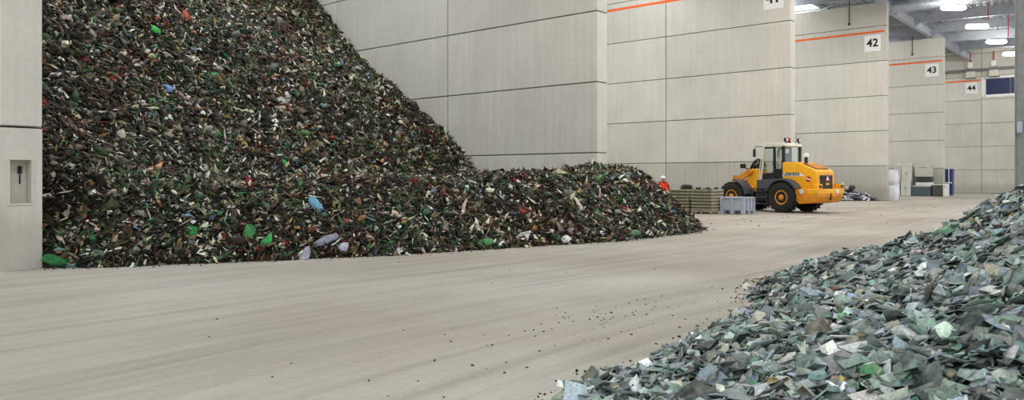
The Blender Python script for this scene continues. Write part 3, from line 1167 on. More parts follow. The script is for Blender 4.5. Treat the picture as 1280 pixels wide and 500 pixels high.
bmT = bmesh.new()
tyre_safe(bmT)
me_tyre = mesh_of(bmT, 'tyre', M_TYRE, True)
bmR = bmesh.new()
bm_lathe(bmR, [(.10, .08), (.22, .10), (.25, .17), (.31, .21), (.335, .20), (.335, -.2), (.3, -.2), (.1, -.2)], 32, 'y')
me_rim = mesh_of(bmR, 'rim', M_YELD, True)
bmH = bmesh.new()
bm_lathe(bmH, [(.02, .25), (.09, .24), (.13, .20), (.15, .12), (.15, .03)], 20, 'y')
for k in range(10):
    t = 2 * math.pi * k / 10
    bm_cyl(bmH, (.19 * math.cos(t), .08, .19 * math.sin(t)), (.19 * math.cos(t), .12, .19 * math.sin(t)), .018, n=6)
me_hub = mesh_of(bmH, 'hub', M_YELD, True)
for (x, s) in ((0, 1), (0, -1), (WB, 1), (WB, -1)):
    t = put('tyre', me_tyre, ld, (x, s * TR, WR), (0, 0, 0 if s > 0 else math.pi))
    r = put('rim', me_rim, t)
    r['label'] = 'worn orange-yellow wheel rim'
    put('hub', me_hub, t)

# undercarriage
part('rear_frame', M_FRAME, ld, lambda b: bm_box(b, -1.0, 1.25, -.42, .42, .45, 1.15, .03))
part('rear_axle', M_FRAME, ld, lambda b: (bm_cyl(b, (0, -.8, WR), (0, .8, WR), .16), bm_cyl(b, (-.02, -.28, WR), (-.02, .28, WR), .3)))
part('articulation_joint', M_FRAME, ld, lambda b: (bm_cyl(b, (1.46, 0, .4), (1.46, 0, 1.3), .16), bm_box(b, 1.2, 1.7, -.3, .3, .5, .7), bm_box(b, 1.2, 1.7, -.3, .3, 1.0, 1.15)))
part('front_frame', M_FRAME, ld, lambda b: bm_box(b, 1.62, 3.4, -.40, .40, .45, 1.1, .03))
part('front_axle', M_FRAME, ld, lambda b: (bm_cyl(b, (WB, -.8, WR), (WB, .8, WR), .16), bm_cyl(b, (WB, -.28, WR), (WB, .28, WR), .3)))
part('fuel_tank', M_FRAME, ld, lambda b: bm_box(b, .82, 1.45, .45, 1.12, .5, 1.15, .05))
part('battery_box', M_FRAME, ld, lambda b: bm_box(b, .82, 1.45, -1.12, -.45, .5, 1.15, .05))
for s in (1, -1):
    for (z, o_) in ((.38, 1.16), (.68, 1.13), (.98, 1.1)):
        part('step', M_DKGREY, ld, lambda b: bm_box(b, .86, 1.36, s * o_ - .09, s * o_ + .09, z, z + .035, .006))
    part('step_rail', M_DKGREY, ld, lambda b: (bm_box(b, .84, .87, s * 1.1 - .02, s * 1.1 + .02, .36, 1.25), bm_box(b, 1.36, 1.39, s * 1.1 - .02, s * 1.1 + .02, .36, 1.25)))

# engine hood: flat top behind the cab, long slope down to the tail, stepped sides
hood_prof = [(.24, 1.50), (.24, 2.36), (-.34, 2.36), (-.62, 2.30), (-1.38, 2.0), (-1.50, 1.88), (-1.54, 1.12), (-.80, 1.02), (.0, 1.45)]
hood = part('hood', M_YEL, ld, lambda b: bm_prism(b, hood_prof, -.74, .74, 'y', .05), True)
# pale stripe and lettering on both flanks
for s in (1, -1):
    part('white_band', M_WHITE, hood, lambda b: bm_prism(b, [(.22, 1.70), (.22, 1.86), (-.66, 1.86), (-.92, 1.73), (-.92, 1.70)], s * .74 - .004 * s, s * .746, 'y'))
    put('lettering', text_mesh('LIEBHERR', .20, M_BLACK, .002, .03), hood, (-.26, s * .752, 1.79), (math.pi / 2, 0, math.pi if s > 0 else 0))
    bd = part('round_badge', M_RED, hood, lambda b: bm_cyl(b, (-1.12, s * .735, 1.56), (-1.12, s * .748, 1.56), .135, n=24), label='round red and white badge')
    part('badge_bar', M_WHITE, bd, lambda b: bm_prism(b, [(-1.24, 1.50), (-1.24, 1.56), (-1.0, 1.63), (-1.0, 1.57)], s * .748, s * .754, 'y'))
# slatted outlet let into the hood's slope
sl = math.atan2(.32, .80)
gr = part('top_grille', M_FRAME, hood, lambda b: bm_box(b, -.36, .36, -.52, .52, -.012, .022, .004), loc=(-1.02, 0, 2.145), rot=(0, -sl, 0))
for k in range(7):
    part('grille_slat', M_YELD, gr, lambda b: bm_box(b, -.33 + k * .1, -.27 + k * .1, -.48, .48, .022, .045))
# air pre-cleaner
pc = part('air_precleaner', M_WHITE, ld, lambda b: bm_lathe(b, [(.13, 2.58), (.14, 2.62), (.14, 2.68), (.10, 2.75), (.03, 2.77)], 20, 'z', (-.72, .30, 0)), True, label='white dome of the air intake')
part('intake_neck', M_FRAME, pc, lambda b: bm_cyl(b, (-.72, .30, 2.25), (-.72, .30, 2.585), .075, n=14))

# tail: counterweight, grille, lamps
cw_prof = [(-.62, .60), (-.62, 1.12), (-1.40, 1.12), (-1.76, 1.05), (-1.78, .78), (-1.60, .50), (-.85, .42)]
cw = part('counterweight', M_YELD, ld, lambda b: bm_prism(b, cw_prof, -1.06, 1.06, 'y', .04), True)
part('tail_ledge', M_YEL, cw, lambda b: bm_box(b, -1.80, -1.25, -1.08, 1.08, .88, 1.12, .03))
part('tail_grille', M_NAVYGR, ld, lambda b: bm_box(b, -1.585, -1.50, -.46, .46, 1.12, 1.74, .01), label='dark ribbed radiator grille')
for k in range(9):
    part('grille_rib', M_FRAME, ld, lambda b: bm_box(b, -1.60, -1.58, -.44, .44, 1.16 + k * .062, 1.18 + k * .062))
wt = part('warning_triangle', M_RED, ld, lambda b: bm_prism(b, [(-.19, 1.47), (.19, 1.47), (0, 1.80)], -1.62, -1.605, 'x'), label='red and white slow vehicle triangle')
part('triangle_centre', M_WHITE, wt, lambda b: bm_prism(b, [(-.115, 1.515), (.115, 1.515), (0, 1.715)], -1.625, -1.62, 'x'))
part('number_plate', M_YEL, ld, lambda b: bm_box(b, -1.62, -1.602, -.13, .13, 1.30, 1.38))
for s in (1, -1):
    lb = part('tail_lamp_box', M_YEL, ld, lambda b: bm_box(b, -1.80, -1.56, s * .86 - .17, s * .86 + .17, 1.11, 1.34, .02))
    part('lamp_recess', M_FRAME, lb, lambda b: bm_box(b, -1.806, -1.79, s * .86 - .11, s * .86 + .11, 1.16, 1.29))
    part('tail_lamp', M_RED, lb, lambda b: bm_box(b, -1.812, -1.80, s * .86 - .08, s * .86 - .01, 1.18, 1.27))
    rl = part('side_disc', M_LENS, cw, lambda b: bm_cyl(b, (-.98, s * 1.055, 1.0), (-.98, s * 1.075, 1.0), .11, n=20), label='white round speed disc')
part('speed_disc', M_WHITE, cw, lambda b: bm_cyl(b, (-1.79, -.52, 1.0), (-1.815, -.52, 1.0), .11, n=20), label='white round speed disc on the tail')
part('tow_pin', M_FRAME, cw, lambda b: bm_cyl(b, (-1.77, 0, .60), (-1.77, 0, .95), .04, n=10))


# fenders
def arch(cx, r0, r1, a0, a1, n=14):
    o_ = [(cx + r1 * math.cos(math.radians(a0 + (a1 - a0) * k / n)), WR + r1 * math.sin(math.radians(a0 + (a1 - a0) * k / n))) for k in range(n + 1)]
    i_ = [(cx + r0 * math.cos(math.radians(a0 + (a1 - a0) * k / n)), WR + r0 * math.sin(math.radians(a0 + (a1 - a0) * k / n))) for k in range(n + 1)]
    return o_ + i_[::-1]


for s in (1, -1):
    ya, yb = sorted((s * .70, s * 1.24))
    part('rear_fender', M_DKGREY, ld, lambda b: bm_prism(b, arch(0, .80, .88, 20, 150), ya, yb, 'y'), True)
    part('fender_flank', M_DKGREY, ld, lambda b: bm_prism(b, [(.58, 1.10), (1.36, 1.10), (1.36, 1.52), (.3, 1.58), (.62, 1.30)], *sorted((s * .62, s * 1.16)), axis='y', bev=.02))
    part('front_fender', M_DKGREY, ld, lambda b: bm_prism(b, arch(WB, .79, .86, 96, 172), ya, yb, 'y'), True)
    part('fender_stay', M_DKGREY, ld, lambda b: bm_prism(b, [(WB - .84, .72), (WB - .62, 1.02), (WB - .25, 1.50), (WB - .42, 1.50), (WB - .95, .95)], *sorted((s * .58, s * .72)), axis='y'))

_before = set(bpy.data.objects)
# cab
cab = part('cab', M_FRAME, ld, lambda b: bm_prism(b, [(.50, 1.45), (.50, 1.62), (1.62, 1.62), (1.72, 1.5), (1.5, 1.15), (.66, 1.15)], -.66, .66, 'y', .02), label='black cab floor tub')
part('cab_roof', M_CAB, ld, lambda b: bm_prism(b, [(.38, 3.12), (.42, 3.24), (.60, 3.29), (1.56, 3.29), (1.72, 3.22), (1.72, 3.14), (1.60, 3.10), (.5, 3.09)], -.70, .70, 'y', .03), True, label='cream cab roof')


def post(b, p0, p1, r=.045):
    p0, p1 = Vector(p0), Vector(p1)
    vs = []
    for p in (p0, p1):
        vs += [b.verts.new(p + Vector((dx * r, dy * r, 0))) for dx, dy in ((-1, -1), (1, -1), (1, 1), (-1, 1))]
    for f in ((0, 3, 2, 1), (4, 5, 6, 7), (0, 1, 5, 4), (1, 2, 6, 5), (2, 3, 7, 6), (3, 0, 4, 7)):
        b.faces.new([vs[q] for q in f])
    bmesh.ops.recalc_face_normals(b, faces=b.faces)


for s in (1, -1):
    y = s * .65
    part('front_pillar', M_CAB, ld, lambda b: post(b, (1.74, y, 1.5), (1.56, y, 3.12), .04), label='cream front cab pillar')
    part('middle_pillar', M_FRAME, ld, lambda b: post(b, (.98, y, 1.5), (1.0, y, 3.12), .045))
    part('rear_pillar', M_FRAME, ld, lambda b: post(b, (.52, y, 1.5), (.50, y, 3.12), .06))
    dr = part('door', M_FRAME, ld, lambda b: (bm_box(b, 1.0, 1.62, y - .02, y + .02, 1.55, 1.85), bm_box(b, 1.0, 1.06, y - .025, y + .025, 1.85, 3.08), bm_box(b, 1.0, 1.6, y - .025, y + .025, 3.02, 3.1)))
    part('door_pane', M_GLASS, dr, lambda b: bm_prism(b, [(1.06, 1.85), (1.66, 1.85), (1.55, 3.04), (1.06, 3.04)], y - .006, y + .006, 'y'))
    part('door_handle', M_CHROME, dr, lambda b: bm_box(b, 1.08, 1.2, y + s * .02, y + s * .05, 1.9, 1.93))
    part('side_pane', M_GLASS, ld, lambda b: bm_box(b, .56, .95, y - .006, y + .006, 2.05, 3.06))
    part('side_panel', M_FRAME, ld, lambda b: bm_box(b, .55, .96, y - .03, y + .03, 1.55, 2.05))
    # mirror on its arm
    mr = part('mirror', M_FRAME, ld, lambda b: bm_box(b, 1.86, 1.92, s * .98 - .09, s * .98 + .09, 2.62, 3.0, .02))
    part('mirror_arm', M_FRAME, mr, lambda b: bm_tube(b, [(1.62, s * .67, 3.14), (1.86, s * .9, 3.14), (1.89, s * .98, 2.98)], .016))
    part('grab_rail', M_CAB, ld, lambda b: bm_tube(b, [(1.76, s * .70, 1.35), (1.80, s * .74, 1.6), (1.70, s * .74, 2.5), (1.66, s * .69, 2.6)], .02), label='pale grab rail beside the door')
part('windscreen', M_GLASS, ld, lambda b: bm_prism(b, [(1.76, 1.62), (1.775, 1.62), (1.60, 3.08), (1.585, 3.08)], -.61, .61, 'y'))
part('rear_pane', M_GLASS, ld, lambda b: bm_box(b, .475, .487, -.59, .59, 2.36, 3.06))
part('front_panel', M_CAB, ld, lambda b: bm_prism(b, [(1.70, 1.25), (1.80, 1.25), (1.79, 1.75), (1.75, 1.75)], -.66, .66, 'y'), label='cream front cowl under the windscreen')
st = part('driver_seat', M_FRAME, ld, lambda b: (bm_box(b, .72, 1.15, -.25, .25, 1.62, 2.0, .05), bm_box(b, .66, .80, -.24, .24, 2.0, 2.62, .05), bm_box(b, .68, .78, -.13, .13, 2.62, 2.8, .04)))
part('steering_column', M_FRAME, ld, lambda b: bm_cyl(b, (1.55, 0, 1.62), (1.38, 0, 2.22), .06))
sw_ = part('steering_wheel', M_FRAME, ld, lambda b: bm_tube(b, [(1.38 + .07 * math.cos(t), .2 * math.sin(t), 2.22 + .18 * math.cos(t)) for t in [2 * math.pi * k / 20 for k in range(21)]], .018, 6))
# roof equipment
bc = part('beacon', M_RED, ld, lambda b: bm_lathe(b, [(.075, 3.33), (.085, 3.36), (.08, 3.48), (.05, 3.53), (.01, 3.54)], 16, 'z', (.62, .05, 0)), True, label='red rotating beacon')
part('beacon_base', M_FRAME, bc, lambda b: bm_cyl(b, (.62, .05, 3.27), (.62, .05, 3.33), .09, n=16))
for (x, y) in ((.46, .52), (.46, -.52)):
    wl = part('work_lamp', M_FRAME, ld, lambda b: (bm_cyl(b, (x - .06, y, 3.42), (x + .06, y, 3.42), .095, n=16), bm_box(b, x - .02, x + .02, y - .02, y + .02, 3.24, 3.35)))
    part('lens', M_LENS, wl, lambda b: bm_cyl(b, (x + (-.065 if x < 1 else .06), y, 3.42), (x + (-.06 if x < 1 else .065), y, 3.42), .08, n=16))
part('antenna', M_FRAME, ld, lambda b: bm_cyl(b, (.5, -.3, 3.2), (.45, -.3, 3.75), .008, n=6))

for o in set(bpy.data.objects) - _before:      # the cab sits a little behind the articulation
    if o.parent == ld:
        o.location.x -= .27
# front: mast tower, lift arms, cylinders, hoses and bucket
for s in (1, -1):
    ya, yb = sorted((s * .30, s * .42))
    part('mast_plate', M_YEL, ld, lambda b: bm_prism(b, [(1.72, .95), (2.55, .95), (2.40, 1.5), (2.32, 1.98), (2.16, 2.08), (1.86, 2.02), (1.78, 1.5)], ya, yb, 'y', .015))
    yc, yd_ = sorted((s * .44, s * .56))
    part('lift_arm', M_YELD, ld, lambda b: bm_prism(b, [(2.10, 2.02), (2.26, 2.06), (3.2, 1.52), (3.95, .95), (4.35, .45), (4.25, .30), (4.02, .42), (3.6, .85), (3.0, 1.28), (2.12, 1.84)], yc, yd_, 'y', .015))
    part('lift_cylinder', M_YELD, ld, lambda b: bm_cyl(b, (2.0, s * .36 + s * .12, 1.1), (2.75, s * .48, 1.28), .075))
    part('piston_rod', M_CHROME, ld, lambda b: bm_cyl(b, (2.75, s * .48, 1.28), (3.2, s * .48, 1.40), .04))
    part('headlamp', M_FRAME, ld, lambda b: (bm_box(b, 2.40, 2.62, s * .66 - .12, s * .66 + .12, 2.10, 2.32, .03), bm_cyl(b, (2.2, s * .40, 2.0), (2.5, s * .66, 2.15), .03)))
part('mast_cross_tube', M_YELD, ld, lambda b: bm_cyl(b, (2.16, -.58, 1.94), (2.16, .58, 1.94), .09))
part('mast_cover', M_YEL, ld, lambda b: bm_prism(b, [(1.75, 1.05), (1.92, 1.05), (1.92, 1.95), (1.80, 1.98)], -.31, .31, 'y', .01))
part('tilt_cylinder', M_YELD, ld, lambda b: bm_cyl(b, (2.2, 0, 1.88), (3.0, 0, 1.78), .09))
part('tilt_rod', M_CHROME, ld, lambda b: bm_cyl(b, (3.0, 0, 1.78), (3.5, 0, 1.66), .05))
part('bell_crank', M_YELD, ld, lambda b: bm_prism(b, [(3.40, 1.75), (3.56, 1.75), (3.60, 1.2), (3.75, .62), (3.62, .55), (3.42, 1.1)], -.09, .09, 'y', .01))
part('arm_cross_tube', M_YELD, ld, lambda b: bm_cyl(b, (3.4, -.5, 1.22), (3.4, .5, 1.22), .10))
for (y, h_) in ((.16, 2.42), (.05, 2.52), (-.08, 2.46), (-.2, 2.38)):
    part('hose', M_FRAME, ld, lambda b: bm_tube(b, [(1.82, y, 1.95), (1.80, y, h_ - .16), (1.90, y, h_), (2.10, y, h_ + .02), (2.32, y, h_ - .10), (2.42, y, 2.12), (2.50, y, 1.90)], .04, 8))
buck = [(4.10, .08), (4.95, .03), (5.0, .06), (4.35, .12), (4.22, .22), (4.16, .45), (4.22, .72), (4.36, .92), (4.32, .97), (4.14, .78), (4.06, .45)]
bk = part('bucket', M_FRAME, ld, lambda b: bm_prism(b, buck, -1.22, 1.22, 'y'), label='worn steel bucket resting low in front')
for s in (1, -1):
    part('bucket_side', M_FRAME, bk, lambda b: bm_prism(b, [(4.10, .08), (4.95, .04), (4.36, .96), (4.14, .78), (4.06, .45)], *sorted((s * 1.20, s * 1.24)), axis='y'))

# ------------------------------------------------------------------ slatted crates and pallet box by the loader
M_CRATE_SHADE = plain('weathered_olive_timber_shaded', (132, 128, 108), .85, vary=.22, scale=5)  # darker copy of the timber, for the crate sides turned from the light
M_CRATE_LIT = plain('weathered_olive_timber_lit', (160, 152, 132), .85, vary=.22, scale=5)  # lighter copy of the same timber, for the sides facing the light
M_RUST_AND_SHADE = plain('rusty_steel_and_gap_shade', (66, 58, 50), .7, vary=.25)


def crate(x, y, label):
    t = thing('slatted_crate', label, 'crate', (x, y, 0), 0, 'slatted crates by the loader')
    lx, ly = 1.2, 1.0
    base = part('pallet_deck', M_CRATE_LIT, t, lambda b: bm_box(b, 0, lx, 0, ly, .10, .14))
    for px in (0, lx / 2 - .05, lx - .1):
        for py in (0, ly / 2 - .05, ly - .1):
            part('pallet_block', M_CRATE_SHADE, base, lambda b: bm_box(b, px, px + .1, py, py + .1, 0, .10))
    h0, bh = .14, .142
    for k in range(7):
        z0, z1 = h0 + k * bh + .012, h0 + (k + 1) * bh - .030
        j = [random.uniform(-.006, .006) for _ in range(4)]
        part('board', M_CRATE_SHADE, t, lambda b: bm_box(b, j[0], .03 + j[0], .03, ly - .03, z0, z1, .004))
        part('board', M_CRATE_SHADE, t, lambda b: bm_box(b, lx - .03 + j[1], lx + j[1], .03, ly - .03, z0, z1, .004))
        part('board', M_CRATE_LIT, t, lambda b: bm_box(b, .0, lx, j[2], .03 + j[2], z0, z1, .004))
        part('board', M_CRATE_LIT, t, lambda b: bm_box(b, .0, lx, ly - .03 + j[3], ly + j[3], z0, z1, .004))
    for px in (.035, lx - .085):
        for py in (.035, ly - .085):
            part('corner_post', M_RUST_AND_SHADE, t, lambda b: bm_box(b, px, px + .05, py, py + .05, .14, 1.14))
    part('gap_shade_box', M_RUST_AND_SHADE, t, lambda b: bm_box(b, .09, lx - .09, .09, ly - .09, .141, 1.019))  # dark box added inside so the gaps between boards look shaded
    part('lid', M_RUST_AND_SHADE, t, lambda b: bm_box(b, .04, lx - .04, .04, ly - .04, 1.02, 1.05))
    return t


crate(31.9, 15.5, 'slatted timber crate nearest the grey pallet box')
crate(31.9, 16.66, 'slatted timber crate beside the scrap spur, below the worker')

LY = 1.14
pb = thing('pallet_box', 'light grey ribbed plastic pallet box on feet in front of the loader', 'pallet box', (32.6, 14.3, 0))


def tub(b):
    o_ = [(0.07, .07), (1.13, .07), (1.13, LY - .07), (.07, LY - .07)]
    i_ = [(.11, .11), (1.09, .11), (1.09, LY - .11), (.11, LY - .11)]
    def ring(pts, z):
        return [b.verts.new((x, y, z)) for x, y in pts]
    a, c, d, e = ring(o_, .16), ring(o_, .72), ring(i_, .72), ring(i_, .2)
    for p, q in ((a, c), (c, d), (d, e)):
        for k in range(4):
            b.faces.new((p[k], p[(k + 1) % 4], q[(k + 1) % 4], q[k]))
    b.faces.new(a[::-1])
    b.faces.new(e)
    bmesh.ops.recalc_face_normals(b, faces=b.faces)


part('tub', M_GREYBOX, pb, tub)
part('rim', M_GREYBOX, pb, lambda b: (bm_box(b, 0, 1.2, 0, .08, .70, .76, .008), bm_box(b, 0, 1.2, LY - .08, LY, .70, .76, .008), bm_box(b, 0, .08, .08, LY - .08, .70, .76, .008), bm_box(b, 1.12, 1.2, .08, LY - .08, .70, .76, .008)))
for k, yy in enumerate((0, .52, 1.04)):
    part('rib', M_GREYBOX, pb, lambda b: bm_box(b, -.004, .075, yy, yy + .1, .14, .71, .008))
    part('rib', M_GREYBOX, pb, lambda b: bm_box(b, 1.125, 1.204, yy, yy + .1, .14, .71, .008))
for k, xx in enumerate((0, .36, .74, 1.1)):
    part('rib', M_GREYBOX, pb, lambda b: bm_box(b, xx, xx + .1, -.004, .075, .14, .71, .008))
    part('rib', M_GREYBOX, pb, lambda b: bm_box(b, xx, xx + .1, LY - .075, LY + .004, .14, .71, .008))
for xx in (0, .52, 1.04):
    for yy in (0, .49, .98):
        part('foot', M_GREYBOX, pb, lambda b: bm_box(b, xx, xx + .16, yy, yy + .16, 0, .161, .01))

# odds and ends on the crates
M_SACK = plain('black_bag_film', (24, 24, 28), .35, vary=.3, scale=12)


def lump(b, sx, sy, sz, seed):
    bmesh.ops.create_icosphere(b, subdivisions=3, radius=1.0)
    rr = random.Random(seed)
    ph = [rr.uniform(0, 6) for _ in range(6)]
    for v in b.verts:
        p = v.co
        k = 1 + .14 * math.sin(4 * p.x + ph[0]) * math.cos(5 * p.y + ph[1]) + .08 * math.sin(9 * p.z + ph[2] + 6 * p.x)
        v.co = Vector((p.x * k * sx, p.y * k * sy, max(p.z * k, -.75) * sz))


bg_ = part('black_bag', M_SACK, None, lambda b: lump(b, .36, .26, .16, 3), True, (32.35, 16.98, 1.165))
tag(bg_, 'black plastic bag lying on the crate below the worker', 'bag')
ws = part('plastic_offcut', M_WHITE, None, lambda b: bm_box(b, -.14, .14, -.2, .2, 0, .07, .01), False, (32.1, 17.4, 1.05), (0, 0, .3))
tag(ws, 'white plastic offcut beside the black bag on the crate', 'plastic')
for k, (x, y, lab) in enumerate(((32.1, 16.25, 'black block on the front crate, nearest the worker'), (32.05, 15.75, 'black block on the front crate, middle one'), (32.75, 15.7, 'black block on the front crate, nearest the loader'))):
    o = part('rubber_block', M_SACK, None, lambda b: bm_box(b, -.12, .12, -.09, .09, 0, .14 + .0 * k, .02), False, (x, y, 1.05), (0, 0, .3 * k))
    tag(o, lab, 'block', 'black blocks on the crate')

# ------------------------------------------------------------------ worker behind the spur
M_SKIN = plain('skin', (196, 150, 124), .6, vary=.05)
M_NAVYCL = plain('navy_workwear', (36, 44, 74), .9, vary=.15, scale=15)
M_VEST = plain('orange_vest_fabric', (236, 74, 36), .8, vary=.08, scale=15)
M_HELM = plain('white_helmet_shell', (238, 238, 236), .35, vary=.03)
M_BOOT = plain('black_boot', (22, 22, 22), .6)
wk = thing('person', 'worker in white helmet and orange vest over navy clothes behind the crates', 'person', (36.3, 20.4, 0), math.radians(-152))
wk.scale = (1.06, 1.06, .955)
SKEL = [  # joint: position, radius, parent   (x forward, y left)
    ('pelvis', (0, 0, .95), (.155, .115), None), ('belly', (.01, 0, 1.10), (.15, .11), 'pelvis'), ('chest', (.02, 0, 1.30), (.17, .12), 'belly'),
    ('collar', (.02, 0, 1.44), (.12, .09), 'chest'), ('neck', (.03, 0, 1.51), (.055, .055), 'collar'), ('jaw', (.05, 0, 1.585), (.07, .082), 'neck'),
    ('skull', (.045, 0, 1.67), (.08, .095), 'jaw'), ('crown', (.04, 0, 1.735), (.055, .065), 'skull')]
for s, n_ in ((1, 'l'), (-1, 'r')):
    SKEL += [('sh' + n_, (.02, s * .19, 1.415), (.07, .07), 'collar'), ('el' + n_, (.03, s * .26, 1.13), (.05, .05), 'sh' + n_),
             ('wr' + n_, (.22, s * .20, 1.00), (.034, .034), 'el' + n_), ('pa' + n_, (.30, s * .18, .98), (.036, .022), 'wr' + n_),
             ('hip' + n_, (0, s * .10, .88), (.095, .095), 'pelvis'), ('kn' + n_, (.03, s * .11, .50), (.065, .065), 'hip' + n_),
             ('an' + n_, (0, s * .12, .10), (.045, .045), 'kn' + n_), ('to' + n_, (.17, s * .14, .045), (.045, .038), 'an' + n_)]
    for q, (dy, ln) in enumerate(((.034, .075), (.012, .088), (-.011, .08), (-.033, .062))):
        b0 = f'f{n_}{q}'
        SKEL += [(b0, (.345, s * .18 + dy, .975), (.010, .010), 'pa' + n_), (b0 + 'm', (.345 + ln * .6, s * .18 + dy, .955), (.009, .009), b0),
                 (b0 + 't', (.345 + ln * .8, s * .18 + dy, .925), (.008, .008), b0 + 'm')]
    SKEL += [('th' + n_, (.285, s * .135, .965), (.012, .012), 'pa' + n_), ('tt' + n_, (.33, s * .115, .945), (.009, .009), 'th' + n_)]
idx = {nm: k for k, (nm, *_r) in enumerate(SKEL)}
me = bpy.data.meshes.new('body')
me.from_pydata([p for _n, p, _r, _q in SKEL], [(idx[q], idx[nm]) for nm, _p, _r, q in SKEL if q], [])
tmp = bpy.data.objects.new('body', me)
COL.objects.link(tmp)
sk = tmp.modifiers.new('skin', 'SKIN')
for k, (_n, _p, r, _q) in enumerate(SKEL):
    me.skin_vertices[0].data[k].radius = r
me.skin_vertices[0].data[0].use_root = True
sb = tmp.modifiers.new('sub', 'SUBSURF')
sb.levels = 1
sb.render_levels = 1
dg = bpy.context.evaluated_depsgraph_get()
dg.update()
bme = bpy.data.meshes.new_from_object(tmp.evaluated_get(dg))
bpy.data.objects.remove(tmp)
bme.materials.clear()
for m_ in (M_NAVYCL, M_SKIN, M_BOOT):
    bme.materials.append(m_)
for p in bme.polygons:
    c = p.center
    p.use_smooth = True
    p.material_index = 1 if (c.z > 1.50 or (c.x > .225 and c.z > .8)) else (2 if c.z < .14 else 0)
body = put('body', bme, wk)
# vest: shell grown from the torso faces, open down the front
vb = bmesh.new()
vb.from_mesh(bme)
kill = [f for f in vb.faces if not (.93 < f.calc_center_median().z < 1.47 and abs(f.calc_center_median().y) < .235 and f.calc_center_median().x < .2) or (f.calc_center_median().x > .05 and abs(f.calc_center_median().y) < .05)]
bmesh.ops.delete(vb, geom=kill, context='FACES')
vb.normal_update()
for v in vb.verts:
    v.co += v.normal * .018
vme = mesh_of(vb, 'safety_vest', M_VEST, True)
vme.materials.clear()
vme.materials.append(M_VEST)
for p in vme.polygons:
    p.material_index = 0
vest = put('safety_vest', vme, wk)
vest['label'] = 'orange safety vest open over navy shirt'
sd = vest.modifiers.new('thickness', 'SOLIDIFY')
sd.thickness = .008
part('helmet', M_HELM, wk, lambda b: (bm_lathe(b, [(.128, 1.66), (.132, 1.685), (.128, 1.72), (.112, 1.765), (.08, 1.80), (.035, 1.818), (.008, 1.82)], 24, 'z', (.045, 0, 0)),
                                      bm_prism(b, [(.10, -.10), (.19, -.075), (.215, 0), (.19, .075), (.10, .10)], 1.66, 1.672, 'z')), True)
hd = part('nose', M_SKIN, wk, lambda b: bm_prism(b, [(.125, 1.63), (.155, 1.592), (.125, 1.585)], -.014, .014, 'y', .004))
for s in (1, -1):
    part('ear', M_SKIN, wk, lambda b: bm_box(b, .02, .06, s * .088 - .012, s * .088 + .012, 1.585, 1.645, .008))
    part('eye', M_BLACK, wk, lambda b: bm_cyl(b, (.124, s * .034, 1.628), (.137, s * .034, 1.628), .011, n=10))
part('mouth', plain('lips', (150, 90, 80), .6), wk, lambda b: bm_box(b, .12, .134, -.024, .024, 1.556, 1.564, .002))

# ------------------------------------------------------------------ white bulk bags at the end of wall 42
M_BAG = plain('white_woven_bag', (226, 228, 236), .8, vary=.06, scale=9)


def bulk_bag(loc, seed, label, hh=1.1):
    t = thing('bulk_bag', label, 'bulk bag', loc, 0, 'white bulk bags behind wall 42')

    def sack(b):
        rr = random.Random(seed)
        bmesh.ops.create_cube(b, size=2)
        bmesh.ops.subdivide_edges(b, edges=b.edges[:], cuts=7, use_grid_fill=True)
        ph = [rr.uniform(0, 6) for _ in range(4)]
        for v in b.verts:
            x, y, z = v.co
            r = max((abs(x) ** 5 + abs(y) ** 5) ** .2, 1e-3)
            u = (z + 1) / 2
            bulge = .86 + .2 * math.sin(math.pi * min(1, u * 1.1)) ** .6
            if abs(z) < .999 or r > .5:
                x, y = x / max(r, .999) * bulge, y / max(r, .999) * bulge
            wv = .03 * math.sin(7 * z + 5 * x + ph[0]) + .025 * math.sin(11 * y + 4 * z + ph[1])
            v.co = ((x + wv * x) * .46, (y + wv * y) * .46, u * hh + (.06 * math.sin(4 * x + ph[2]) * math.cos(3 * y) if u > .9 else 0))
    part('sack', M_BAG, t, sack, True)
    for sx in (-1, 1):
        for sy in (-1, 1):
            part('lifting_loop', M_BAG, t, lambda b: bm_tube(b, [(sx * .36, sy * .40, hh - .2), (sx * .34, sy * .42, hh + .03), (sx * .22, sy * .42, hh + .08), (sx * .14, sy * .42, hh - .1)], .022, 6))
    return t


bulk_bag((60.25, 15.30, 0), 4, 'white woven bulk bag on the floor behind wall end 42', 1.15)
bulk_bag((60.28, 15.36, 1.2), 9, 'white woven bulk bag stacked on top behind wall end 42', .95)

# ------------------------------------------------------------------ scrap dumped at the foot of wall 42
F42 = BAY0 + 3 * BAY - THICK
M_SC = [plain('scrap_dark_metal', (40, 42, 46), .5, vary=.3), plain('scrap_grey_metal', (132, 138, 146), .45, .2, vary=.2),
        plain('scrap_white_sheet', (224, 226, 230), .5, vary=.06), plain('scrap_brown_metal', (84, 70, 58), .7, vary=.25)]
SCN = ['black', 'grey', 'white', 'brown']
cnt = 0
rs = random.Random(21)


def dump_z(y):       # ridge height along the wall foot: tall beside the loader, low towards the wall end
    return float(np.interp(y, [15.7, 16.2, 16.6, 17.0, 17.5, 18.1, 19, 20.5, 21.8], [.08, .3, .65, .75, 1.1, 1.4, 1.5, 1.2, .6]))


dm = thing('scrap_dump', 'low dump of dark mixed metal scrap along the foot of wall 42', 'scrap heap', (F42, 0, 0))
dm['kind'] = 'stuff'


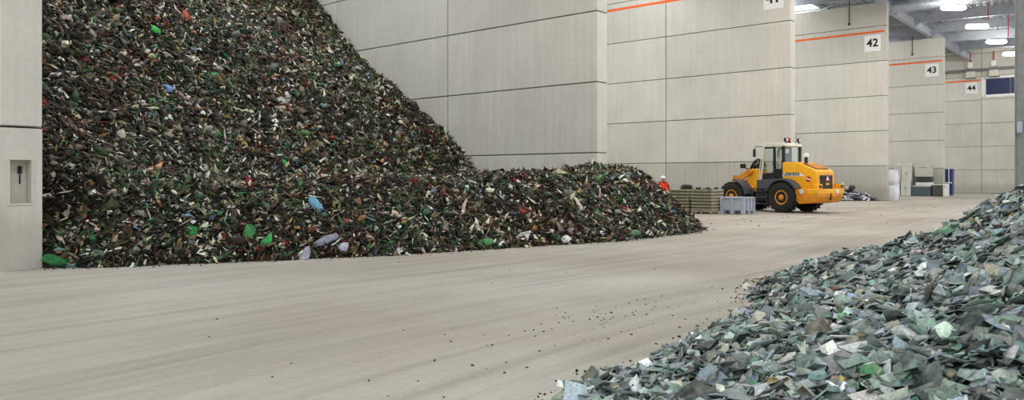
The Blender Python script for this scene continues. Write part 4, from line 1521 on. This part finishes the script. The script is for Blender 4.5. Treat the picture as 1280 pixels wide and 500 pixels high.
def dump_core(b):
    ny, nx = 30, 8
    g = []
    for i in range(ny):
        y = 15.8 + i * (21.8 - 15.8) / (ny - 1)
        row = []
        for j in range(nx):
            u = j / (nx - 1)
            x = -.02 - u * (.5 + dump_z(y) * 1.1)
            z = max(0, dump_z(y) * (1 - u ** 1.3) * .5 + rs.uniform(-.09, .09) * (1 - u)) if u < 1 else 0
            row.append(b.verts.new((x, y + rs.uniform(-.05, .05), z)))
        g.append(row)
    for i in range(ny - 1):
        for j in range(nx - 1):
            b.faces.new((g[i][j], g[i + 1][j], g[i + 1][j + 1], g[i][j + 1]))


part('dump_core', M_SC[0], dm, dump_core)['kind'] = 'stuff'
for k in range(60):
    y = rs.uniform(16.0, 18.9)
    u = rs.random()
    x = F42 - .15 - u * (.5 + dump_z(y) * 1.1)
    z = dump_z(y) * (1 - u ** 1.3) * rs.uniform(.55, .95) + .05
    ci = rs.choice([0, 0, 1, 1, 1, 2, 2, 3])
    ln = rs.uniform(.25, .75)
    typ = rs.choice(['plate', 'plate', 'bar', 'box', 'tube'])

    def shp(b):
        if typ == 'plate':
            bm_prism(b, [(-ln / 2, -ln * .3), (ln * .4, -ln * .35), (ln / 2, ln * .2), (-ln * .3, ln * .33)], -.012, .012, 'z')
        elif typ == 'bar':
            bm_prism(b, [(-.05, -.05), (.05, -.05), (.05, -.03), (-.03, -.03), (-.03, .05), (-.05, .05)], -ln, ln, 'y')
        elif typ == 'box':
            bm_box(b, -ln * .35, ln * .35, -ln * .25, ln * .25, -ln * .15, ln * .15, .02)
        else:
            bm_tube(b, [(-ln, 0, 0), (-ln * .4, .1, .16), (.1, -.05, .2), (ln * .6, .1, .02), (ln, 0, .1)], .035, 7)
    o = part({'plate': 'sheet_metal_scrap', 'bar': 'angle_bar_scrap', 'box': 'casing_scrap', 'tube': 'pipe_scrap'}[typ], M_SC[ci], None, shp, False,
             (min(x, F42 - .7), y, max(z, .12)), (rs.gauss(0, .45), rs.gauss(0, .45) - .3, rs.uniform(0, 6.28)))
    kn = {'plate': 'sheet metal piece', 'bar': 'angle bar', 'box': 'appliance casing', 'tube': 'bent pipe'}[typ]
    tag(o, f'{SCN[ci]} {kn} dumped at the foot of wall 42, ' + ('beside the loader tail' if y > 18.2 else ('in the middle' if y > 17.1 else 'nearest the white bags')), 'scrap metal', 'scrap at the foot of wall 42')

# ------------------------------------------------------------------ cabinets and boxes stacked before wall 43
M_PALE = plain('pale_grey_enamel', (216, 215, 207), .5, vary=.06)
M_PALE2 = plain('warm_grey_enamel', (198, 196, 186), .5, vary=.06)
M_SLATE = plain('slate_blue_enamel', (86, 98, 108), .5, vary=.1)
M_CHAR = plain('charcoal_box', (66, 68, 72), .6, vary=.12)
M_OLIVE = plain('dark_olive_box', (84, 84, 74), .6, vary=.12)
FX = 75.9                      # plane of the cabinets' fronts


def y_at(px):
    k = (px - 640) / F_PX
    return FX * (math.sin(TH) - k * math.cos(TH)) / (math.cos(TH) + k * math.sin(TH))


def z_at(px, py):
    y = y_at(px)
    fw = FX * math.cos(TH) + y * math.sin(TH)
    return EYE + (HORIZON - py) / F_PX * fw


def cab_box(name, px0, px1, z0, z1, mat, label, cat, style, depth=.9, dx=0.):
    ya, yb = y_at(px1), y_at(px0)
    w, hh = yb - ya, z1 - z0
    t = thing(name, label, cat, (FX + dx, ya, z0))
    part('body', mat, t, lambda b: bm_box(b, 0, depth, 0, w, 0, hh, .02))
    if style == 'doors':
        for q in (0, 1):
            d = part('door', mat, t, lambda b: bm_box(b, -.025, -.001, .02 + q * w / 2, (q + 1) * w / 2 - .02, .04, hh - .04, .006))
            part('handle', M_DKGREY, d, lambda b: bm_box(b, -.05, -.024, w / 2 + (.05 if q else -.08), w / 2 + (.08 if q else -.05), hh * .45, hh * .6))
    elif style == 'lid':
        part('lid', M_PALE, t, lambda b: bm_box(b, -.03, depth + .03, -.03, w + .03, hh - .1, hh + .02, .01))
        part('seam', M_DKGREY, t, lambda b: bm_box(b, -.006, .0, w * .06, w * .94, hh * .5, hh * .53))
    elif style == 'ribs':
        n_ = max(3, int(w / .22))
        for q in range(n_):
            part('rib', mat, t, lambda b: bm_box(b, -.03, -.001, q * w / n_ + .02, q * w / n_ + .07, .02, hh - .02))
        part('rim', M_PALE, t, lambda b: (bm_box(b, -.035, depth + .01, -.01, w + .01, hh - .06, hh + .015, .005)))
    elif style == 'panel':
        part('front_panel', mat, t, lambda b: bm_box(b, -.03, -.001, .05, w - .05, .06, hh - .06, .01))
        part('vent', M_DKGREY, t, lambda b: bm_box(b, -.034, -.03, w * .3, w * .7, hh * .75, hh * .8))
    return t


cab_box('metal_cabinet', 1118.5, 1125.0, 0, 1.36, M_PALE2, 'narrow warm grey cabinet, leftmost of the stack before wall 43', 'cabinet', 'panel')
cab_box('metal_cabinet', 1126.0, 1138.5, 0, 1.36, M_PALE, 'pale grey two-door cabinet on the floor before wall 43', 'cabinet', 'doors')
cab_box('metal_cabinet', 1116.5, 1126.6, 1.36, 2.66, M_PALE2, 'warm grey cabinet stacked upper left before wall 43', 'cabinet', 'panel')
cab_box('metal_cabinet', 1127.0, 1139.8, 1.36, 2.66, M_PALE, 'pale grey cabinet stacked on the two-door cabinet', 'cabinet', 'doors')
cab_box('flat_box', 1119.6, 1140.2, 2.66, 3.0, M_PALE, 'flat pale box lying across the top of the cabinets', 'box', 'panel')
cab_box('storage_bin', 1140.0, 1163.5, 0, .92, M_SLATE, 'slate blue storage bin on the floor before wall 43', 'bin', 'ribs')
cab_box('flat_box', 1144.5, 1164.5, .935, 1.24, M_WHITE, 'white flat box on top of the slate blue bin', 'box', 'panel')
cab_box('storage_bin', 1144.5, 1164.0, 1.24, 1.82, M_CHAR, 'charcoal bin stacked above the white flat box', 'bin', 'ribs')
cab_box('metal_cabinet', 1143.5, 1163.5, 1.835, 2.75, M_PALE2, 'warm grey box on top of the charcoal bin', 'box', 'panel')
cab_box('storage_bin', 1165.5, 1178.0, 0, 1.06, M_OLIVE, 'dark olive bin right of the slate blue bin', 'bin', 'ribs')
cab_box('metal_cabinet', 1178.6, 1183.6, 0, 1.12, M_WHITE, 'narrow white cabinet at the end of wall 43', 'cabinet', 'panel', .8, .0)

# blue boards leaning upright behind the end of wall 43
M_BLUE = plain('blue_painted_board', (44, 56, 120), .5, vary=.1)
rk = thing('blue_rack', 'tall dark blue rack with white edges standing behind wall end 43', 'rack', (79.0, 15.0, 0))
for k, yy in enumerate((.0, .36)):
    pn = part('blue_panel', M_BLUE, rk, lambda b: bm_box(b, 0, .9, yy, yy + .22, .12, 2.45, .01))
    part('white_edge', M_WHITE, pn, lambda b: bm_box(b, -.02, 0, yy + .20, yy + .28, .1, 2.5, .004))
    part('caster', M_BLACK, pn, lambda b: bm_cyl(b, (.1, yy + .08, .06), (.1, yy + .14, .06), .06, n=12))
    part('caster', M_BLACK, pn, lambda b: bm_cyl(b, (.8, yy + .08, .06), (.8, yy + .14, .06), .06, n=12))
part('cross_bar', M_WHITE, rk, lambda b: bm_box(b, -.03, -.021, -.03, .65, 1.15, 1.25))
